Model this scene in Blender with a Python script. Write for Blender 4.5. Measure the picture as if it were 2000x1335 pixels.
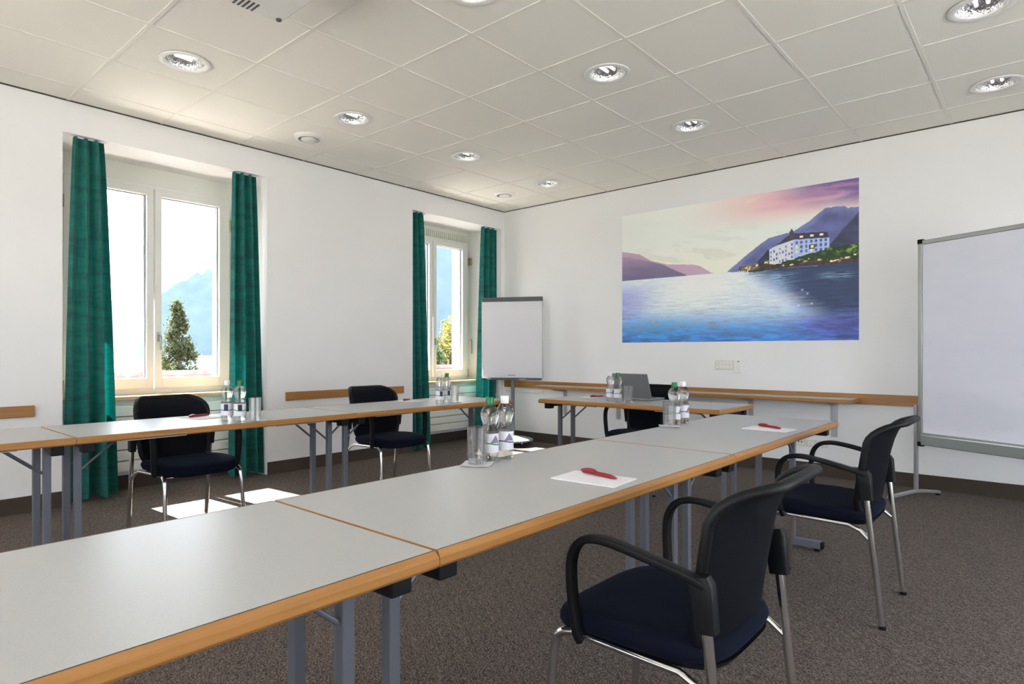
import bpy, bmesh, math, random
import numpy as np
from mathutils import Vector, Matrix, Euler

# ------------------------------------------------------------------ camera, world, sun, exposure
scene = bpy.context.scene
for o in list(bpy.data.objects):
    bpy.data.objects.remove(o, do_unlink=True)
COL = scene.collection

cam_d = bpy.data.cameras.new('camera')
cam = bpy.data.objects.new('camera', cam_d)
COL.objects.link(cam)
cam.location = (0.0, 0.0, 1.10)
cam.rotation_euler = (math.radians(90), 0, math.radians(41.58))
cam_d.sensor_width = 36.0
cam_d.lens = 1216.9 / 2000 * 36.0
cam_d.shift_x = (1000 - 970.6) / 2000
cam_d.shift_y = (687.4 - 667.5) / 2000
cam_d.clip_start = 0.05
cam_d.clip_end = 30000
scene.camera = cam

world = bpy.data.worlds.new('sky')
scene.world = world
world.use_nodes = True
wn, wl = world.node_tree.nodes, world.node_tree.links
wn.clear()
w_out = wn.new('ShaderNodeOutputWorld')
w_bg = wn.new('ShaderNodeBackground')
w_tc = wn.new('ShaderNodeTexCoord')
w_sep = wn.new('ShaderNodeSeparateXYZ')
w_rmp = wn.new('ShaderNodeValToRGB')
w_rmp.color_ramp.elements[0].position = 0.0
w_rmp.color_ramp.elements[0].color = (0.90, 0.945, 1.0, 1)
w_rmp.color_ramp.elements[1].position = 0.9
w_rmp.color_ramp.elements[1].color = (0.62, 0.78, 1.0, 1)
wl.new(w_tc.outputs['Generated'], w_sep.inputs[0])
wl.new(w_sep.outputs['Z'], w_rmp.inputs[0])
wl.new(w_rmp.outputs[0], w_bg.inputs['Color'])
w_bg.inputs['Strength'].default_value = 3.3
wl.new(w_bg.outputs[0], w_out.inputs['Surface'])

SUN_DIR = Vector((1.0, 0.08, -0.97)).normalized()
sun_d = bpy.data.lights.new('sun', 'SUN')
sun_d.energy = 30.0
sun_d.angle = math.radians(0.53)
sun_d.color = (1.0, 0.97, 0.91)
sun = bpy.data.objects.new('sun', sun_d)
COL.objects.link(sun)
sun.rotation_euler = SUN_DIR.to_track_quat('-Z', 'Y').to_euler()
sun.location = (-20, 0, 20)


vs = scene.view_settings
vs.view_transform = 'Standard'
vs.look = 'None'
vs.exposure = 1.22
vs.gamma = 1.0
vs.use_curve_mapping = False
cy = scene.cycles
cy.use_denoising = True
cy.max_bounces = 10
cy.diffuse_bounces = 6
cy.glossy_bounces = 4
cy.transmission_bounces = 8
cy.transparent_max_bounces = 12
cy.sample_clamp_indirect = 6.0
cy.caustics_reflective = False
cy.caustics_refractive = False

# ------------------------------------------------------------------ room measures (metres)
XW, YW = -5.255, 6.06          # window wall, far wall
XR, YN = 2.2, -3.0             # unseen walls
HC = 2.90                      # ceiling
NICHES = [(1.265, 2.816), (4.523, 5.997), (-2.0, -0.45)]  # last niche: unseen window repeating the row, added for more daylight
TOP = 0.72                     # table height

# ------------------------------------------------------------------ helpers
def mk(name, base=(0.8, 0.8, 0.8), rough=0.5, metal=0.0, **kw):
    m = bpy.data.materials.new(name)
    m.use_nodes = True
    b = m.node_tree.nodes['Principled BSDF']
    b.inputs['Base Color'].default_value = (*base, 1)
    b.inputs['Roughness'].default_value = rough
    b.inputs['Metallic'].default_value = metal
    for k, v in kw.items():
        b.inputs[k].default_value = v
    return m

def add(m, kind, **props):
    n = m.node_tree.nodes.new(kind)
    for k, v in props.items():
        setattr(n, k, v)
    return n

def coords(m, scale=(1, 1, 1), rot=(0, 0, 0), kind='Object'):
    tc = add(m, 'ShaderNodeTexCoord')
    mp = add(m, 'ShaderNodeMapping')
    mp.inputs['Scale'].default_value = scale
    mp.inputs['Rotation'].default_value = rot
    m.node_tree.links.new(tc.outputs[kind], mp.inputs[0])
    return mp.outputs[0]

def ramp(m, fac, stops):
    r = add(m, 'ShaderNodeValToRGB')
    e = r.color_ramp.elements
    e[0].position, e[0].color = stops[0][0], (*stops[0][1], 1)
    e[1].position, e[1].color = stops[-1][0], (*stops[-1][1], 1)
    for p, c in stops[1:-1]:
        x = e.new(p)
        x.color = (*c, 1)
    m.node_tree.links.new(fac, r.inputs[0])
    return r.outputs[0]

def bsdf(m):
    return m.node_tree.nodes['Principled BSDF']

def noise(m, vec, scale, detail=3.0, rough=0.5, dist=0.0):
    n = add(m, 'ShaderNodeTexNoise')
    n.inputs['Scale'].default_value = scale
    n.inputs['Detail'].default_value = detail
    n.inputs['Roughness'].default_value = rough
    n.inputs['Distortion'].default_value = dist
    m.node_tree.links.new(vec, n.inputs['Vector'])
    return n.outputs['Fac']

def bump(m, h, strength, dist=0.002):
    b = add(m, 'ShaderNodeBump')
    b.inputs['Strength'].default_value = strength
    b.inputs['Distance'].default_value = dist
    m.node_tree.links.new(h, b.inputs['Height'])
    m.node_tree.links.new(b.outputs[0], bsdf(m).inputs['Normal'])

def setcol(m, c):
    m.node_tree.links.new(c, bsdf(m).inputs['Base Color'])

class MB:
    """collects geometry for ONE mesh"""
    def __init__(s):
        s.v, s.f = [], []
    def poly(s, pts, faces):
        k = len(s.v)
        s.v += [tuple(p) for p in pts]
        s.f += [tuple(i + k for i in f) for f in faces]
        return s
    def box(s, x0, x1, y0, y1, z0, z1):
        p = [(x0, y0, z0), (x1, y0, z0), (x1, y1, z0), (x0, y1, z0), (x0, y0, z1), (x1, y0, z1), (x1, y1, z1), (x0, y1, z1)]
        return s.poly(p, [(0, 3, 2, 1), (4, 5, 6, 7), (0, 1, 5, 4), (1, 2, 6, 5), (2, 3, 7, 6), (3, 0, 4, 7)])
    def prism(s, plan, z0, z1):
        n = len(plan)
        p = [(x, y, z0) for x, y in plan] + [(x, y, z1) for x, y in plan]
        f = [tuple(range(n - 1, -1, -1)), tuple(range(n, 2 * n))]
        f += [(i, (i + 1) % n, n + (i + 1) % n, n + i) for i in range(n)]
        return s.poly(p, f)
    def lathe(s, prof, n=24, c=(0, 0, 0), cap0=True, cap1=True, fac=None):
        pts, faces = [], []
        for (r, z) in prof:
            for i in range(n):
                a = 2 * math.pi * i / n
                rr = r * (fac(i, z) if fac else 1)
                pts.append((c[0] + rr * math.cos(a), c[1] + rr * math.sin(a), c[2] + z))
        m = len(prof)
        for j in range(m - 1):
            for i in range(n):
                faces.append((j * n + i, j * n + (i + 1) % n, (j + 1) * n + (i + 1) % n, (j + 1) * n + i))
        if cap0: faces.append(tuple(range(n - 1, -1, -1)))
        if cap1: faces.append(tuple((m - 1) * n + i for i in range(n)))
        return s.poly(pts, faces)
    def tube(s, path, r, n=10, cap=True, sec=None, side=None):
        """sweep a circle (or the 2-D section sec) along path; side = fixed sideways axis for sec"""
        P = [Vector(p) for p in path]
        rad = r if isinstance(r, (list, tuple)) else [r] * len(P)
        rings = []
        T0 = None
        for i, p in enumerate(P):
            a = P[max(i - 1, 0)]; b = P[min(i + 1, len(P) - 1)]
            t = (b - a).normalized()
            if side is not None:
                u = Vector(side)
                u = (u - t * u.dot(t)).normalized()
            elif T0 is None:
                h = Vector((0, 0, 1)) if abs(t.z) < 0.9 else Vector((1, 0, 0))
                u = t.cross(h).normalized()
            else:
                u = (u - t * u.dot(t)).normalized()
            T0 = t
            w = t.cross(u)
            if sec:
                rings.append([p + u * (x * rad[i]) + w * (y * rad[i]) for x, y in sec])
            else:
                rings.append([p + (u * math.cos(2 * math.pi * k / n) + w * math.sin(2 * math.pi * k / n)) * rad[i] for k in range(n)])
        m = len(rings[0])
        pts = [q for rg in rings for q in rg]
        faces = []
        for j in range(len(rings) - 1):
            for i in range(m):
                faces.append((j * m + i, j * m + (i + 1) % m, (j + 1) * m + (i + 1) % m, (j + 1) * m + i))
        if cap:
            faces.append(tuple(range(m - 1, -1, -1)))
            faces.append(tuple((len(rings) - 1) * m + i for i in range(m)))
        return s.poly(pts, faces)
    def build(s, name, mat, parent=None, smooth=False, loc=(0, 0, 0), rot=(0, 0, 0), bev=0.0, seg=2, auto=None):
        me = bpy.data.meshes.new(name)
        me.from_pydata(s.v, [], s.f)
        bm = bmesh.new(); bm.from_mesh(me)
        bmesh.ops.recalc_face_normals(bm, faces=bm.faces)
        if bev > 0:
            bmesh.ops.remove_doubles(bm, verts=bm.verts, dist=1e-6)
            ed = [e for e in bm.edges if len(e.link_faces) == 2 and e.calc_face_angle() > 0.5]
            bmesh.ops.bevel(bm, geom=ed, offset=bev, segments=seg, profile=0.5, affect='EDGES')
        bm.to_mesh(me); bm.free()
        if smooth:
            for p in me.polygons: p.use_smooth = True
            me.set_sharp_from_angle(angle=math.radians(auto if auto else 40))
        me.materials.append(mat)
        o = bpy.data.objects.new(name, me)
        COL.objects.link(o)
        o.location = loc; o.rotation_euler = rot
        if parent: o.parent = parent
        return o

def empty(name, loc=(0, 0, 0), rz=0.0):
    o = bpy.data.objects.new(name, None)
    COL.objects.link(o)
    o.location = loc; o.rotation_euler = (0, 0, rz)
    o.empty_display_size = 0.1
    return o

def tag(o, label, cat, group=None):
    o['label'] = label; o['category'] = cat
    if group: o['group'] = group
    return o

def struct(o):
    o['kind'] = 'structure'
    return o

def copy_tree(o, parent=None):
    c = o.copy(); COL.objects.link(c); c.parent = parent
    for ch in o.children: copy_tree(ch, c)
    return c

def rrect(hw, hh, r, n=6):
    """rounded rectangle section points"""
    out = []
    for cx, cyy, a0 in ((hw - r, hh - r, 0), (-hw + r, hh - r, 90), (-hw + r, -hh + r, 180), (hw - r, -hh + r, 270)):
        for k in range(n + 1):
            a = math.radians(a0 + 90 * k / n)
            out.append((cx + r * math.cos(a), cyy + r * math.sin(a)))
    return out

def smooth_path(pts, k=6):
    """Catmull-Rom through pts"""
    P = [Vector(p) for p in pts]
    P = [P[0] * 2 - P[1]] + P + [P[-1] * 2 - P[-2]]
    out = []
    for i in range(1, len(P) - 2):
        for j in range(k):
            t = j / k
            a, b, c, d = P[i - 1], P[i], P[i + 1], P[i + 2]
            out.append(0.5 * ((2 * b) + (c - a) * t + (2 * a - 5 * b + 4 * c - d) * t * t + (3 * b - a - 3 * c + d) * t ** 3))
    out.append(P[-2])
    return out

# ------------------------------------------------------------------ materials
M = {}
m = M['wall'] = mk('white_plaster', (0.82, 0.81, 0.80), 0.85)
v = coords(m)
bump(m, noise(m, v, 160, 4), 0.10, 0.002)
setcol(m, ramp(m, noise(m, v, 1.3, 2), [(0.3, (0.805, 0.80, 0.805)), (0.7, (0.835, 0.83, 0.835))]))

m = M['tile'] = mk('mineral_ceiling_tile', (0.84, 0.82, 0.76), 0.95)
v = coords(m)
bump(m, noise(m, v, 300, 3), 0.12, 0.002)
setcol(m, ramp(m, noise(m, v, 180, 3), [(0.3, (0.82, 0.80, 0.745)), (0.7, (0.86, 0.845, 0.79))]))
M['grid'] = mk('ceiling_grid_enamel', (0.80, 0.782, 0.73), 0.8)
M['void'] = mk('ceiling_void', (0.05, 0.05, 0.05), 0.9)

m = M['carpet'] = mk('brown_woven_carpet', (0.14, 0.115, 0.1), 0.95)
v1 = coords(m, (1, 1, 1), (0, 0, math.radians(35)))
wv = add(m, 'ShaderNodeTexWave', wave_type='BANDS', bands_direction='Y')
wv.inputs['Scale'].default_value = 22
wv.inputs['Distortion'].default_value = 14.0
wv.inputs['Detail'].default_value = 3
wv.inputs['Detail Scale'].default_value = 2.2
m.node_tree.links.new(v1, wv.inputs['Vector'])
nz = noise(m, coords(m, (0.38, 1, 1), (0, 0, math.radians(-41))), 210, 2)
mx = add(m, 'ShaderNodeMath', operation='MULTIPLY')
m.node_tree.links.new(wv.outputs['Fac'], mx.inputs[0])
m.node_tree.links.new(nz, mx.inputs[1])
setcol(m, ramp(m, mx.outputs[0], [(0.08, (0.048, 0.035, 0.029)), (0.25, (0.104, 0.079, 0.065)), (0.5, (0.180, 0.142, 0.120))]))
bump(m, mx.outputs[0], 0.5, 0.004)

m = M['base'] = mk('dark_carpet_skirting', (0.05, 0.035, 0.025), 0.95)
v = coords(m, (140, 140, 140))
ck = add(m, 'ShaderNodeTexChecker')
ck.inputs['Scale'].default_value = 1.0
m.node_tree.links.new(v, ck.inputs['Vector'])
ck.inputs['Color1'].default_value = (0.040, 0.027, 0.020, 1)
ck.inputs['Color2'].default_value = (0.085, 0.062, 0.045, 1)
setcol(m, ck.outputs['Color'])

def wood(name, c0, c1, stretch, rough=0.38):
    m = mk(name, c0, rough)
    v = coords(m, stretch)
    n = noise(m, v, 6, 5, 0.6, 0.6)
    setcol(m, ramp(m, n, [(0.3, c0), (0.7, c1)]))
    m.node_tree.nodes['Principled BSDF'].inputs['Coat Weight'].default_value = 0.15
    return m
M['wood_x'] = wood('beech_along_x', (0.285, 0.118, 0.024), (0.40, 0.185, 0.048), (0.5, 12, 12))
M['wood_y'] = wood('beech_along_y', (0.285, 0.118, 0.024), (0.40, 0.185, 0.048), (12, 0.5, 12))
M['wood_sill'] = wood('beech_sill', (0.60, 0.38, 0.17), (0.72, 0.48, 0.25), (12, 0.5, 12))

m = M['laminate'] = mk('grey_laminate', (0.50, 0.50, 0.49), 0.36)
v = coords(m)
setcol(m, ramp(m, noise(m, v, 420, 3), [(0.35, (0.415, 0.412, 0.408)), (0.65, (0.455, 0.452, 0.448))]))
M['shadow_gap'] = mk('dark_joint', (0.06, 0.045, 0.03), 0.8)

M['steel'] = mk('grey_painted_steel', (0.135, 0.14, 0.165), 0.45, 0.3)
M['steel_light'] = mk('light_grey_steel', (0.42, 0.42, 0.43), 0.35, 0.5)
M['alu'] = mk('anodised_aluminium', (0.40, 0.41, 0.40), 0.38, 0.75)
M['tray'] = mk('grey_green_tray', (0.30, 0.335, 0.32), 0.45, 0.3)
M['chrome'] = mk('chrome', (0.72, 0.71, 0.70), 0.12, 1.0)
M['black'] = mk('black_plastic', (0.006, 0.006, 0.007), 0.48)
bsdf(M['black']).inputs['Specular IOR Level'].default_value = 0.2
M['black_soft'] = mk('black_rubber', (0.015, 0.015, 0.016), 0.7)

m = M['navy'] = mk('navy_seat_fabric', (0.0035, 0.005, 0.013), 0.95)
bsdf(m).inputs['Sheen Weight'].default_value = 0.04
bsdf(m).inputs['Specular IOR Level'].default_value = 0.15
bsdf(m).inputs['Sheen Tint'].default_value = (0.15, 0.25, 0.55, 1)
v = coords(m)
bump(m, noise(m, v, 900, 2), 0.25, 0.001)
m = M['mesh'] = mk('dark_mesh_fabric', (0.006, 0.007, 0.010), 0.85)
bsdf(m).inputs['Specular IOR Level'].default_value = 0.12
v = coords(m, (420, 420, 420))
ck = add(m, 'ShaderNodeTexChecker'); ck.inputs['Scale'].default_value = 1
m.node_tree.links.new(v, ck.inputs['Vector'])
ck.inputs['Color1'].default_value = (0.002, 0.0025, 0.004, 1)
ck.inputs['Color2'].default_value = (0.006, 0.0065, 0.010, 1)
setcol(m, ck.outputs['Color'])

m = M['curtain'] = mk('teal_curtain', (0.0, 0.15, 0.13), 0.8)
v = coords(m, (3.0, 3.0, 14.0))
n1 = noise(m, v, 1.6, 5, 0.6, 0.4)
setcol(m, ramp(m, n1, [(0.28, (0.006, 0.055, 0.058)), (0.42, (0.0, 0.095, 0.085)), (0.60, (0.0, 0.145, 0.120)), (0.80, (0.03, 0.095, 0.078))]))
bsdf(m).inputs['Sheen Weight'].default_value = 0.15
# cloth lets part of the daylight through
tr = add(m, 'ShaderNodeBsdfTranslucent')
tr.inputs['Color'].default_value = (0.0, 0.30, 0.26, 1)
mixs = add(m, 'ShaderNodeMixShader'); mixs.inputs[0].default_value = 0.05
outn = m.node_tree.nodes['Material Output']
m.node_tree.links.new(bsdf(m).outputs[0], mixs.inputs[1])
m.node_tree.links.new(tr.outputs[0], mixs.inputs[2])
m.node_tree.links.new(mixs.outputs[0], outn.inputs['Surface'])

M['pvc'] = mk('white_window_frame', (0.80, 0.795, 0.76), 0.35)
M['board'] = mk('cream_header_board', (0.78, 0.77, 0.71), 0.6)
M['grille'] = mk('cream_grille', (0.55, 0.52, 0.40), 0.5)
M['gasket'] = mk('dark_gasket', (0.10, 0.10, 0.11), 0.6)
M['brass'] = mk('tarnished_hinge', (0.38, 0.33, 0.22), 0.4, 0.8)
M['radiator'] = mk('radiator_enamel', (0.80, 0.79, 0.74), 0.45)
M['stone'] = mk('pale_stone_surround', (0.72, 0.70, 0.62), 0.9)
M['paper'] = mk('white_paper', (0.80, 0.79, 0.83), 0.75)
M['sheet'] = mk('flip_chart_paper', (0.73, 0.72, 0.76), 0.7)
m = M['boardpaper'] = mk('pinboard_paper', (0.70, 0.71, 0.80), 0.7)
v = coords(m, (1, 1, 3))
setcol(m, ramp(m, noise(m, v, 2.2, 2), [(0.3, (0.715, 0.725, 0.825)), (0.7, (0.75, 0.755, 0.85))]))
M['charcoal'] = mk('charcoal_plastic', (0.075, 0.078, 0.085), 0.5)
M['red'] = mk('red_plastic', (0.27, 0.006, 0.016), 0.35)
M['green_cap'] = mk('green_plastic_cap', (0.0, 0.15, 0.035), 0.35)
M['white_cap'] = mk('white_plastic_cap', (0.80, 0.80, 0.83), 0.35)
M['laptop'] = mk('silver_laptop_shell', (0.30, 0.30, 0.31), 0.35, 0.6)
M['socket'] = mk('cream_socket_plastic', (0.72, 0.69, 0.60), 0.4)
M['white_plastic'] = mk('white_plastic', (0.78, 0.78, 0.76), 0.4)
M['dark_hole'] = mk('dark_opening', (0.02, 0.02, 0.02), 0.8)

def thin_glass(name, tint, refl):
    m = bpy.data.materials.new(name); m.use_nodes = True
    nt = m.node_tree; nt.nodes.clear()
    out = nt.nodes.new('ShaderNodeOutputMaterial')
    t = nt.nodes.new('ShaderNodeBsdfTransparent'); t.inputs[0].default_value = (*tint, 1)
    g = nt.nodes.new('ShaderNodeBsdfGlossy'); g.inputs['Roughness'].default_value = 0.02
    fr = nt.nodes.new('ShaderNodeFresnel'); fr.inputs['IOR'].default_value = refl
    mx = nt.nodes.new('ShaderNodeMixShader')
    nt.links.new(fr.outputs[0], mx.inputs[0]); nt.links.new(t.outputs[0], mx.inputs[1]); nt.links.new(g.outputs[0], mx.inputs[2])
    nt.links.new(mx.outputs[0], out.inputs[0])
    return m
M['pane'] = thin_glass('window_glass', (0.97, 0.975, 0.97), 1.10)

def clear_glass(name, ior, tint=(1, 1, 1), clear=0.35):
    m = bpy.data.materials.new(name); m.use_nodes = True
    nt = m.node_tree; nt.nodes.clear()
    out = nt.nodes.new('ShaderNodeOutputMaterial')
    g = nt.nodes.new('ShaderNodeBsdfGlass'); g.inputs['IOR'].default_value = ior; g.inputs['Roughness'].default_value = 0.0
    g.inputs['Color'].default_value = (*tint, 1)
    t = nt.nodes.new('ShaderNodeBsdfTransparent')
    mx = nt.nodes.new('ShaderNodeMixShader'); mx.inputs[0].default_value = clear
    nt.links.new(g.outputs[0], mx.inputs[1]); nt.links.new(t.outputs[0], mx.inputs[2])
    nt.links.new(mx.outputs[0], out.inputs[0])
    return m
M['water_bottle'] = clear_glass('clear_plastic_with_water', 1.33, (1, 1, 1), 0.45)
M['tumbler'] = clear_glass('drinking_glass', 1.45, (1, 1, 1), 0.55)

m = M['reflector'] = mk('hammered_reflector', (0.86, 0.86, 0.89), 0.18, 0.95)
v = coords(m)
vo = add(m, 'ShaderNodeTexVoronoi'); vo.inputs['Scale'].default_value = 75
m.node_tree.links.new(v, vo.inputs['Vector'])
bump(m, vo.outputs['Distance'], 0.7, 0.006)

# ------------------------------------------------------------------ the room shell
struct(MB().box(-5.60, XR + 0.2, YN - 0.2, YW + 0.2, -0.12, 0.0).build('floor', M['carpet']))

S = 0.07                       # splay of the window reveals
E2 = 0.175                      # outer stone jamb
def wall_left():
    b = MB()
    n = sorted(NICHES)
    seq = [(YN - 0.2, None)] + [(a, c) for a, c in n] + [(YW + 0.2, None)]
    # solid piers between the niches, with splayed reveals
    edges = [YN - 0.2] + [e for p in n for e in p] + [YW + 0.2]
    for k in range(0, len(edges), 2):
        y0, y1 = edges[k], edges[k + 1]
        lo = k > 0; hi = k + 2 < len(edges)
        a = [(XW, y0), (XW, y1)]
        if hi: a += [(-5.75, y1 + S), (-5.84, y1 + S), (-5.84, y1 + E2), (-5.95, y1 + E2)]
        else: a += [(-5.95, y1)]
        if lo: a += [(-5.95, y0 - E2), (-5.84, y0 - E2), (-5.84, y0 - S), (-5.75, y0 - S)]
        else: a += [(-5.95, y0)]
        b.prism(a, 0.0, 3.0)
    for y0, y1 in n:
        b.box(-5.76, XW, y0 - 0.001, y1 + 0.001, 2.67, 3.0)
        b.box(-5.84, -5.76, y0 + S, y1 - S, 2.60, 3.0)
        b.box(-5.95, -5.84, y0 + E2, y1 - E2, 2.47, 3.0)
        b.box(-5.84, -5.57, y0 + S * 0.6, y1 - S * 0.6, 0.0, 0.715)
        b.box(-5.95, -5.84, y0 + E2, y1 - E2, 0.0, 0.82)
    return struct(b.build('wall_left', M['wall']))
wall_left()
struct(MB().box(-7.25, -5.95, YN - 0.2, YW + 0.2, 3.0, 3.18).build('sun_block_slab', M['wall']))  # unseen slab added to keep the sun off the chair seat
struct(MB().box(XW - 0.2, XR + 0.2, YW, YW + 0.2, 0, 3.0).build('wall_back', M['wall']))
# unseen walls; their wide windows are added to fill the room with light
FILL_WINDOWS = []               # (wall, from, to)
ZB2, ZT2 = 0.30, 2.65
def glazed_wall(name, axis, pos, lo, hi, opens):
    b = MB()
    def bx(a, c, z0, z1):
        if axis == 'x': b.box(pos[0], pos[1], a, c, z0, z1)      # wall plane at x = pos
        else: b.box(a, c, pos[0], pos[1], z0, z1)
    bx(lo, hi, 0, ZB2); bx(lo, hi, ZT2, 3.0)
    e = [lo] + [q for o in opens for q in o] + [hi]
    for k in range(0, len(e), 2): bx(e[k], e[k + 1], ZB2, ZT2)
    struct(b.build(name, M['wall']))
    for o in opens: FILL_WINDOWS.append((axis, pos, o))
glazed_wall('wall_right', 'x', (XR, XR + 0.25), YN - 0.2, YW, [(0.6, 1.9), (2.3, 4.3)])
glazed_wall('wall_near', 'y', (YN - 0.25, YN), XW, XR, [(-3.7, -1.9), (-1.4, 0.3), (0.7, 2.0)])

# skirting of dark carpet
BH = 0.112
b = MB()
n = sorted(NICHES)
ed = [YN] + [e for p in n for e in p] + [YW]
for k in range(0, len(ed), 2):
    b.box(XW, XW + 0.012, ed[k], ed[k + 1], 0, BH)
for y0, y1 in n:
    b.box(-5.57, -5.556, y0 + 0.02, y1 - 0.02, 0, BH)
struct(b.build('baseboard_left', M['base']))
struct(MB().box(XW + 0.012, XR, YW - 0.012, YW, 0, BH).build('baseboard_back', M['base']))

# wooden chair rails
struct(MB().box(XW, XW + 0.02, -0.30, 1.10, 0.655, 0.733).build('trim_1', M['wood_y'], bev=0.003))
struct(MB().box(XW, XW + 0.02, 2.991, 4.385, 0.655, 0.733).build('trim_2', M['wood_y'], bev=0.003))
struct(MB().box(XW + 0.02, XR - 0.4, YW - 0.02, YW, 0.657, 0.745).build('trim_3', M['wood_x'], bev=0.003))

# ---- suspended ceiling: void above, T-bars and tiles as single pieces
GX0, GY0, G = -4.329, 0.0466, 0.625
ceil = struct(MB().box(XW, XR, YN, YW, 2.96, 3.0).build('ceiling', M['void']))
xs = [GX0 + G * i for i in range(-1, 11)]
ys = [GY0 + G * j for j in range(-4, 10)]
BW = 0.011
gx = [x for x in xs if XW < x < XR]; gy = [y for y in ys if YN < y < YW]
for x in gx:
    MB().box(x - BW, x + BW, YN, YW, HC, HC + 0.010).build('grid_bar', M['grid'], ceil)
cross = {}
for y in gy:
    bnds = [XW] + gx + [XR]
    for a, c in zip(bnds[:-1], bnds[1:]):
        L = round(c - a - 2 * BW, 4)
        if L not in cross:
            cross[L] = MB().box(-L / 2, L / 2, -BW, BW, 0, 0.012).build('cross_bar', M['grid'], ceil, loc=((a + c) / 2, y, HC))
        else:
            o = cross[L].copy(); COL.objects.link(o); o.location = ((a + c) / 2, y, HC)
LIGHTS = [(-4.016, 1.609), (-4.016, 2.859), (-4.016, 4.109), (-4.016, 5.359),
          (-2.141, 2.234), (-2.141, 3.484), (-2.141, 4.734), (-0.266, 4.109), (-0.266, 5.359)]
VENTS = [(-4.641, 2.859), (-4.641, 5.359)]
def tile_mesh(wx, wy, hole):
    b = MB()
    hx, hy = wx / 2 - 0.003, wy / 2 - 0.003
    if not hole:
        return b.box(-hx, hx, -hy, hy, 0, 0.015)
    nseg = 32
    inner, outer = [], []
    for k in range(nseg):
        a = 2 * math.pi * k / nseg
        c, s = math.cos(a), math.sin(a)
        inner.append((hole * c, hole * s))
        t = min(hx / max(abs(c), 1e-9), hy / max(abs(s), 1e-9))
        outer.append((t * c, t * s))
    pts = [(x, y, 0) for x, y in inner] + [(x, y, 0) for x, y in outer] + [(x, y, 0.015) for x, y in inner] + [(x, y, 0.015) for x, y in outer]
    f = []
    for k in range(nseg):
        q = (k + 1) % nseg
        f += [(k, q, nseg + q, nseg + k), (2 * nseg + k, 3 * nseg + k, 3 * nseg + q, 2 * nseg + q), (k, 2 * nseg + k, 2 * nseg + q, q)]
    return b.poly(pts, f)
proto = {}
bx_ = [XW] + gx + [XR]; by_ = [YN] + gy + [YW]
for a, c in zip(bx_[:-1], bx_[1:]):
    for d, e in zip(by_[:-1], by_[1:]):
        cx, cyy = (a + c) / 2, (d + e) / 2
        hole = 0
        if any(abs(cx - p[0]) < 0.02 and abs(cyy - p[1]) < 0.02 for p in LIGHTS): hole = 0.118
        if any(abs(cx - p[0]) < 0.02 and abs(cyy - p[1]) < 0.02 for p in VENTS): hole = 0.085
        key = (round(c - a, 3), round(e - d, 3), hole)
        if key not in proto:
            proto[key] = tile_mesh(c - a - 0.004, e - d - 0.004, hole).build('ceiling_tile', M['tile'], ceil, loc=(cx, cyy, HC + 0.0035))
        else:
            o = proto[key].copy(); COL.objects.link(o); o.location = (cx, cyy, HC + 0.0035)
# ceiling edge shadow gap
MB().box(XW, XW + 0.010, YN, YW, HC - 0.004, HC + 0.01).build('edge_angle', M['shadow_gap'], ceil)
MB().box(XW, XR, YW - 0.010, YW, HC - 0.004, HC + 0.01).build('edge_angle', M['shadow_gap'], ceil)

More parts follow.
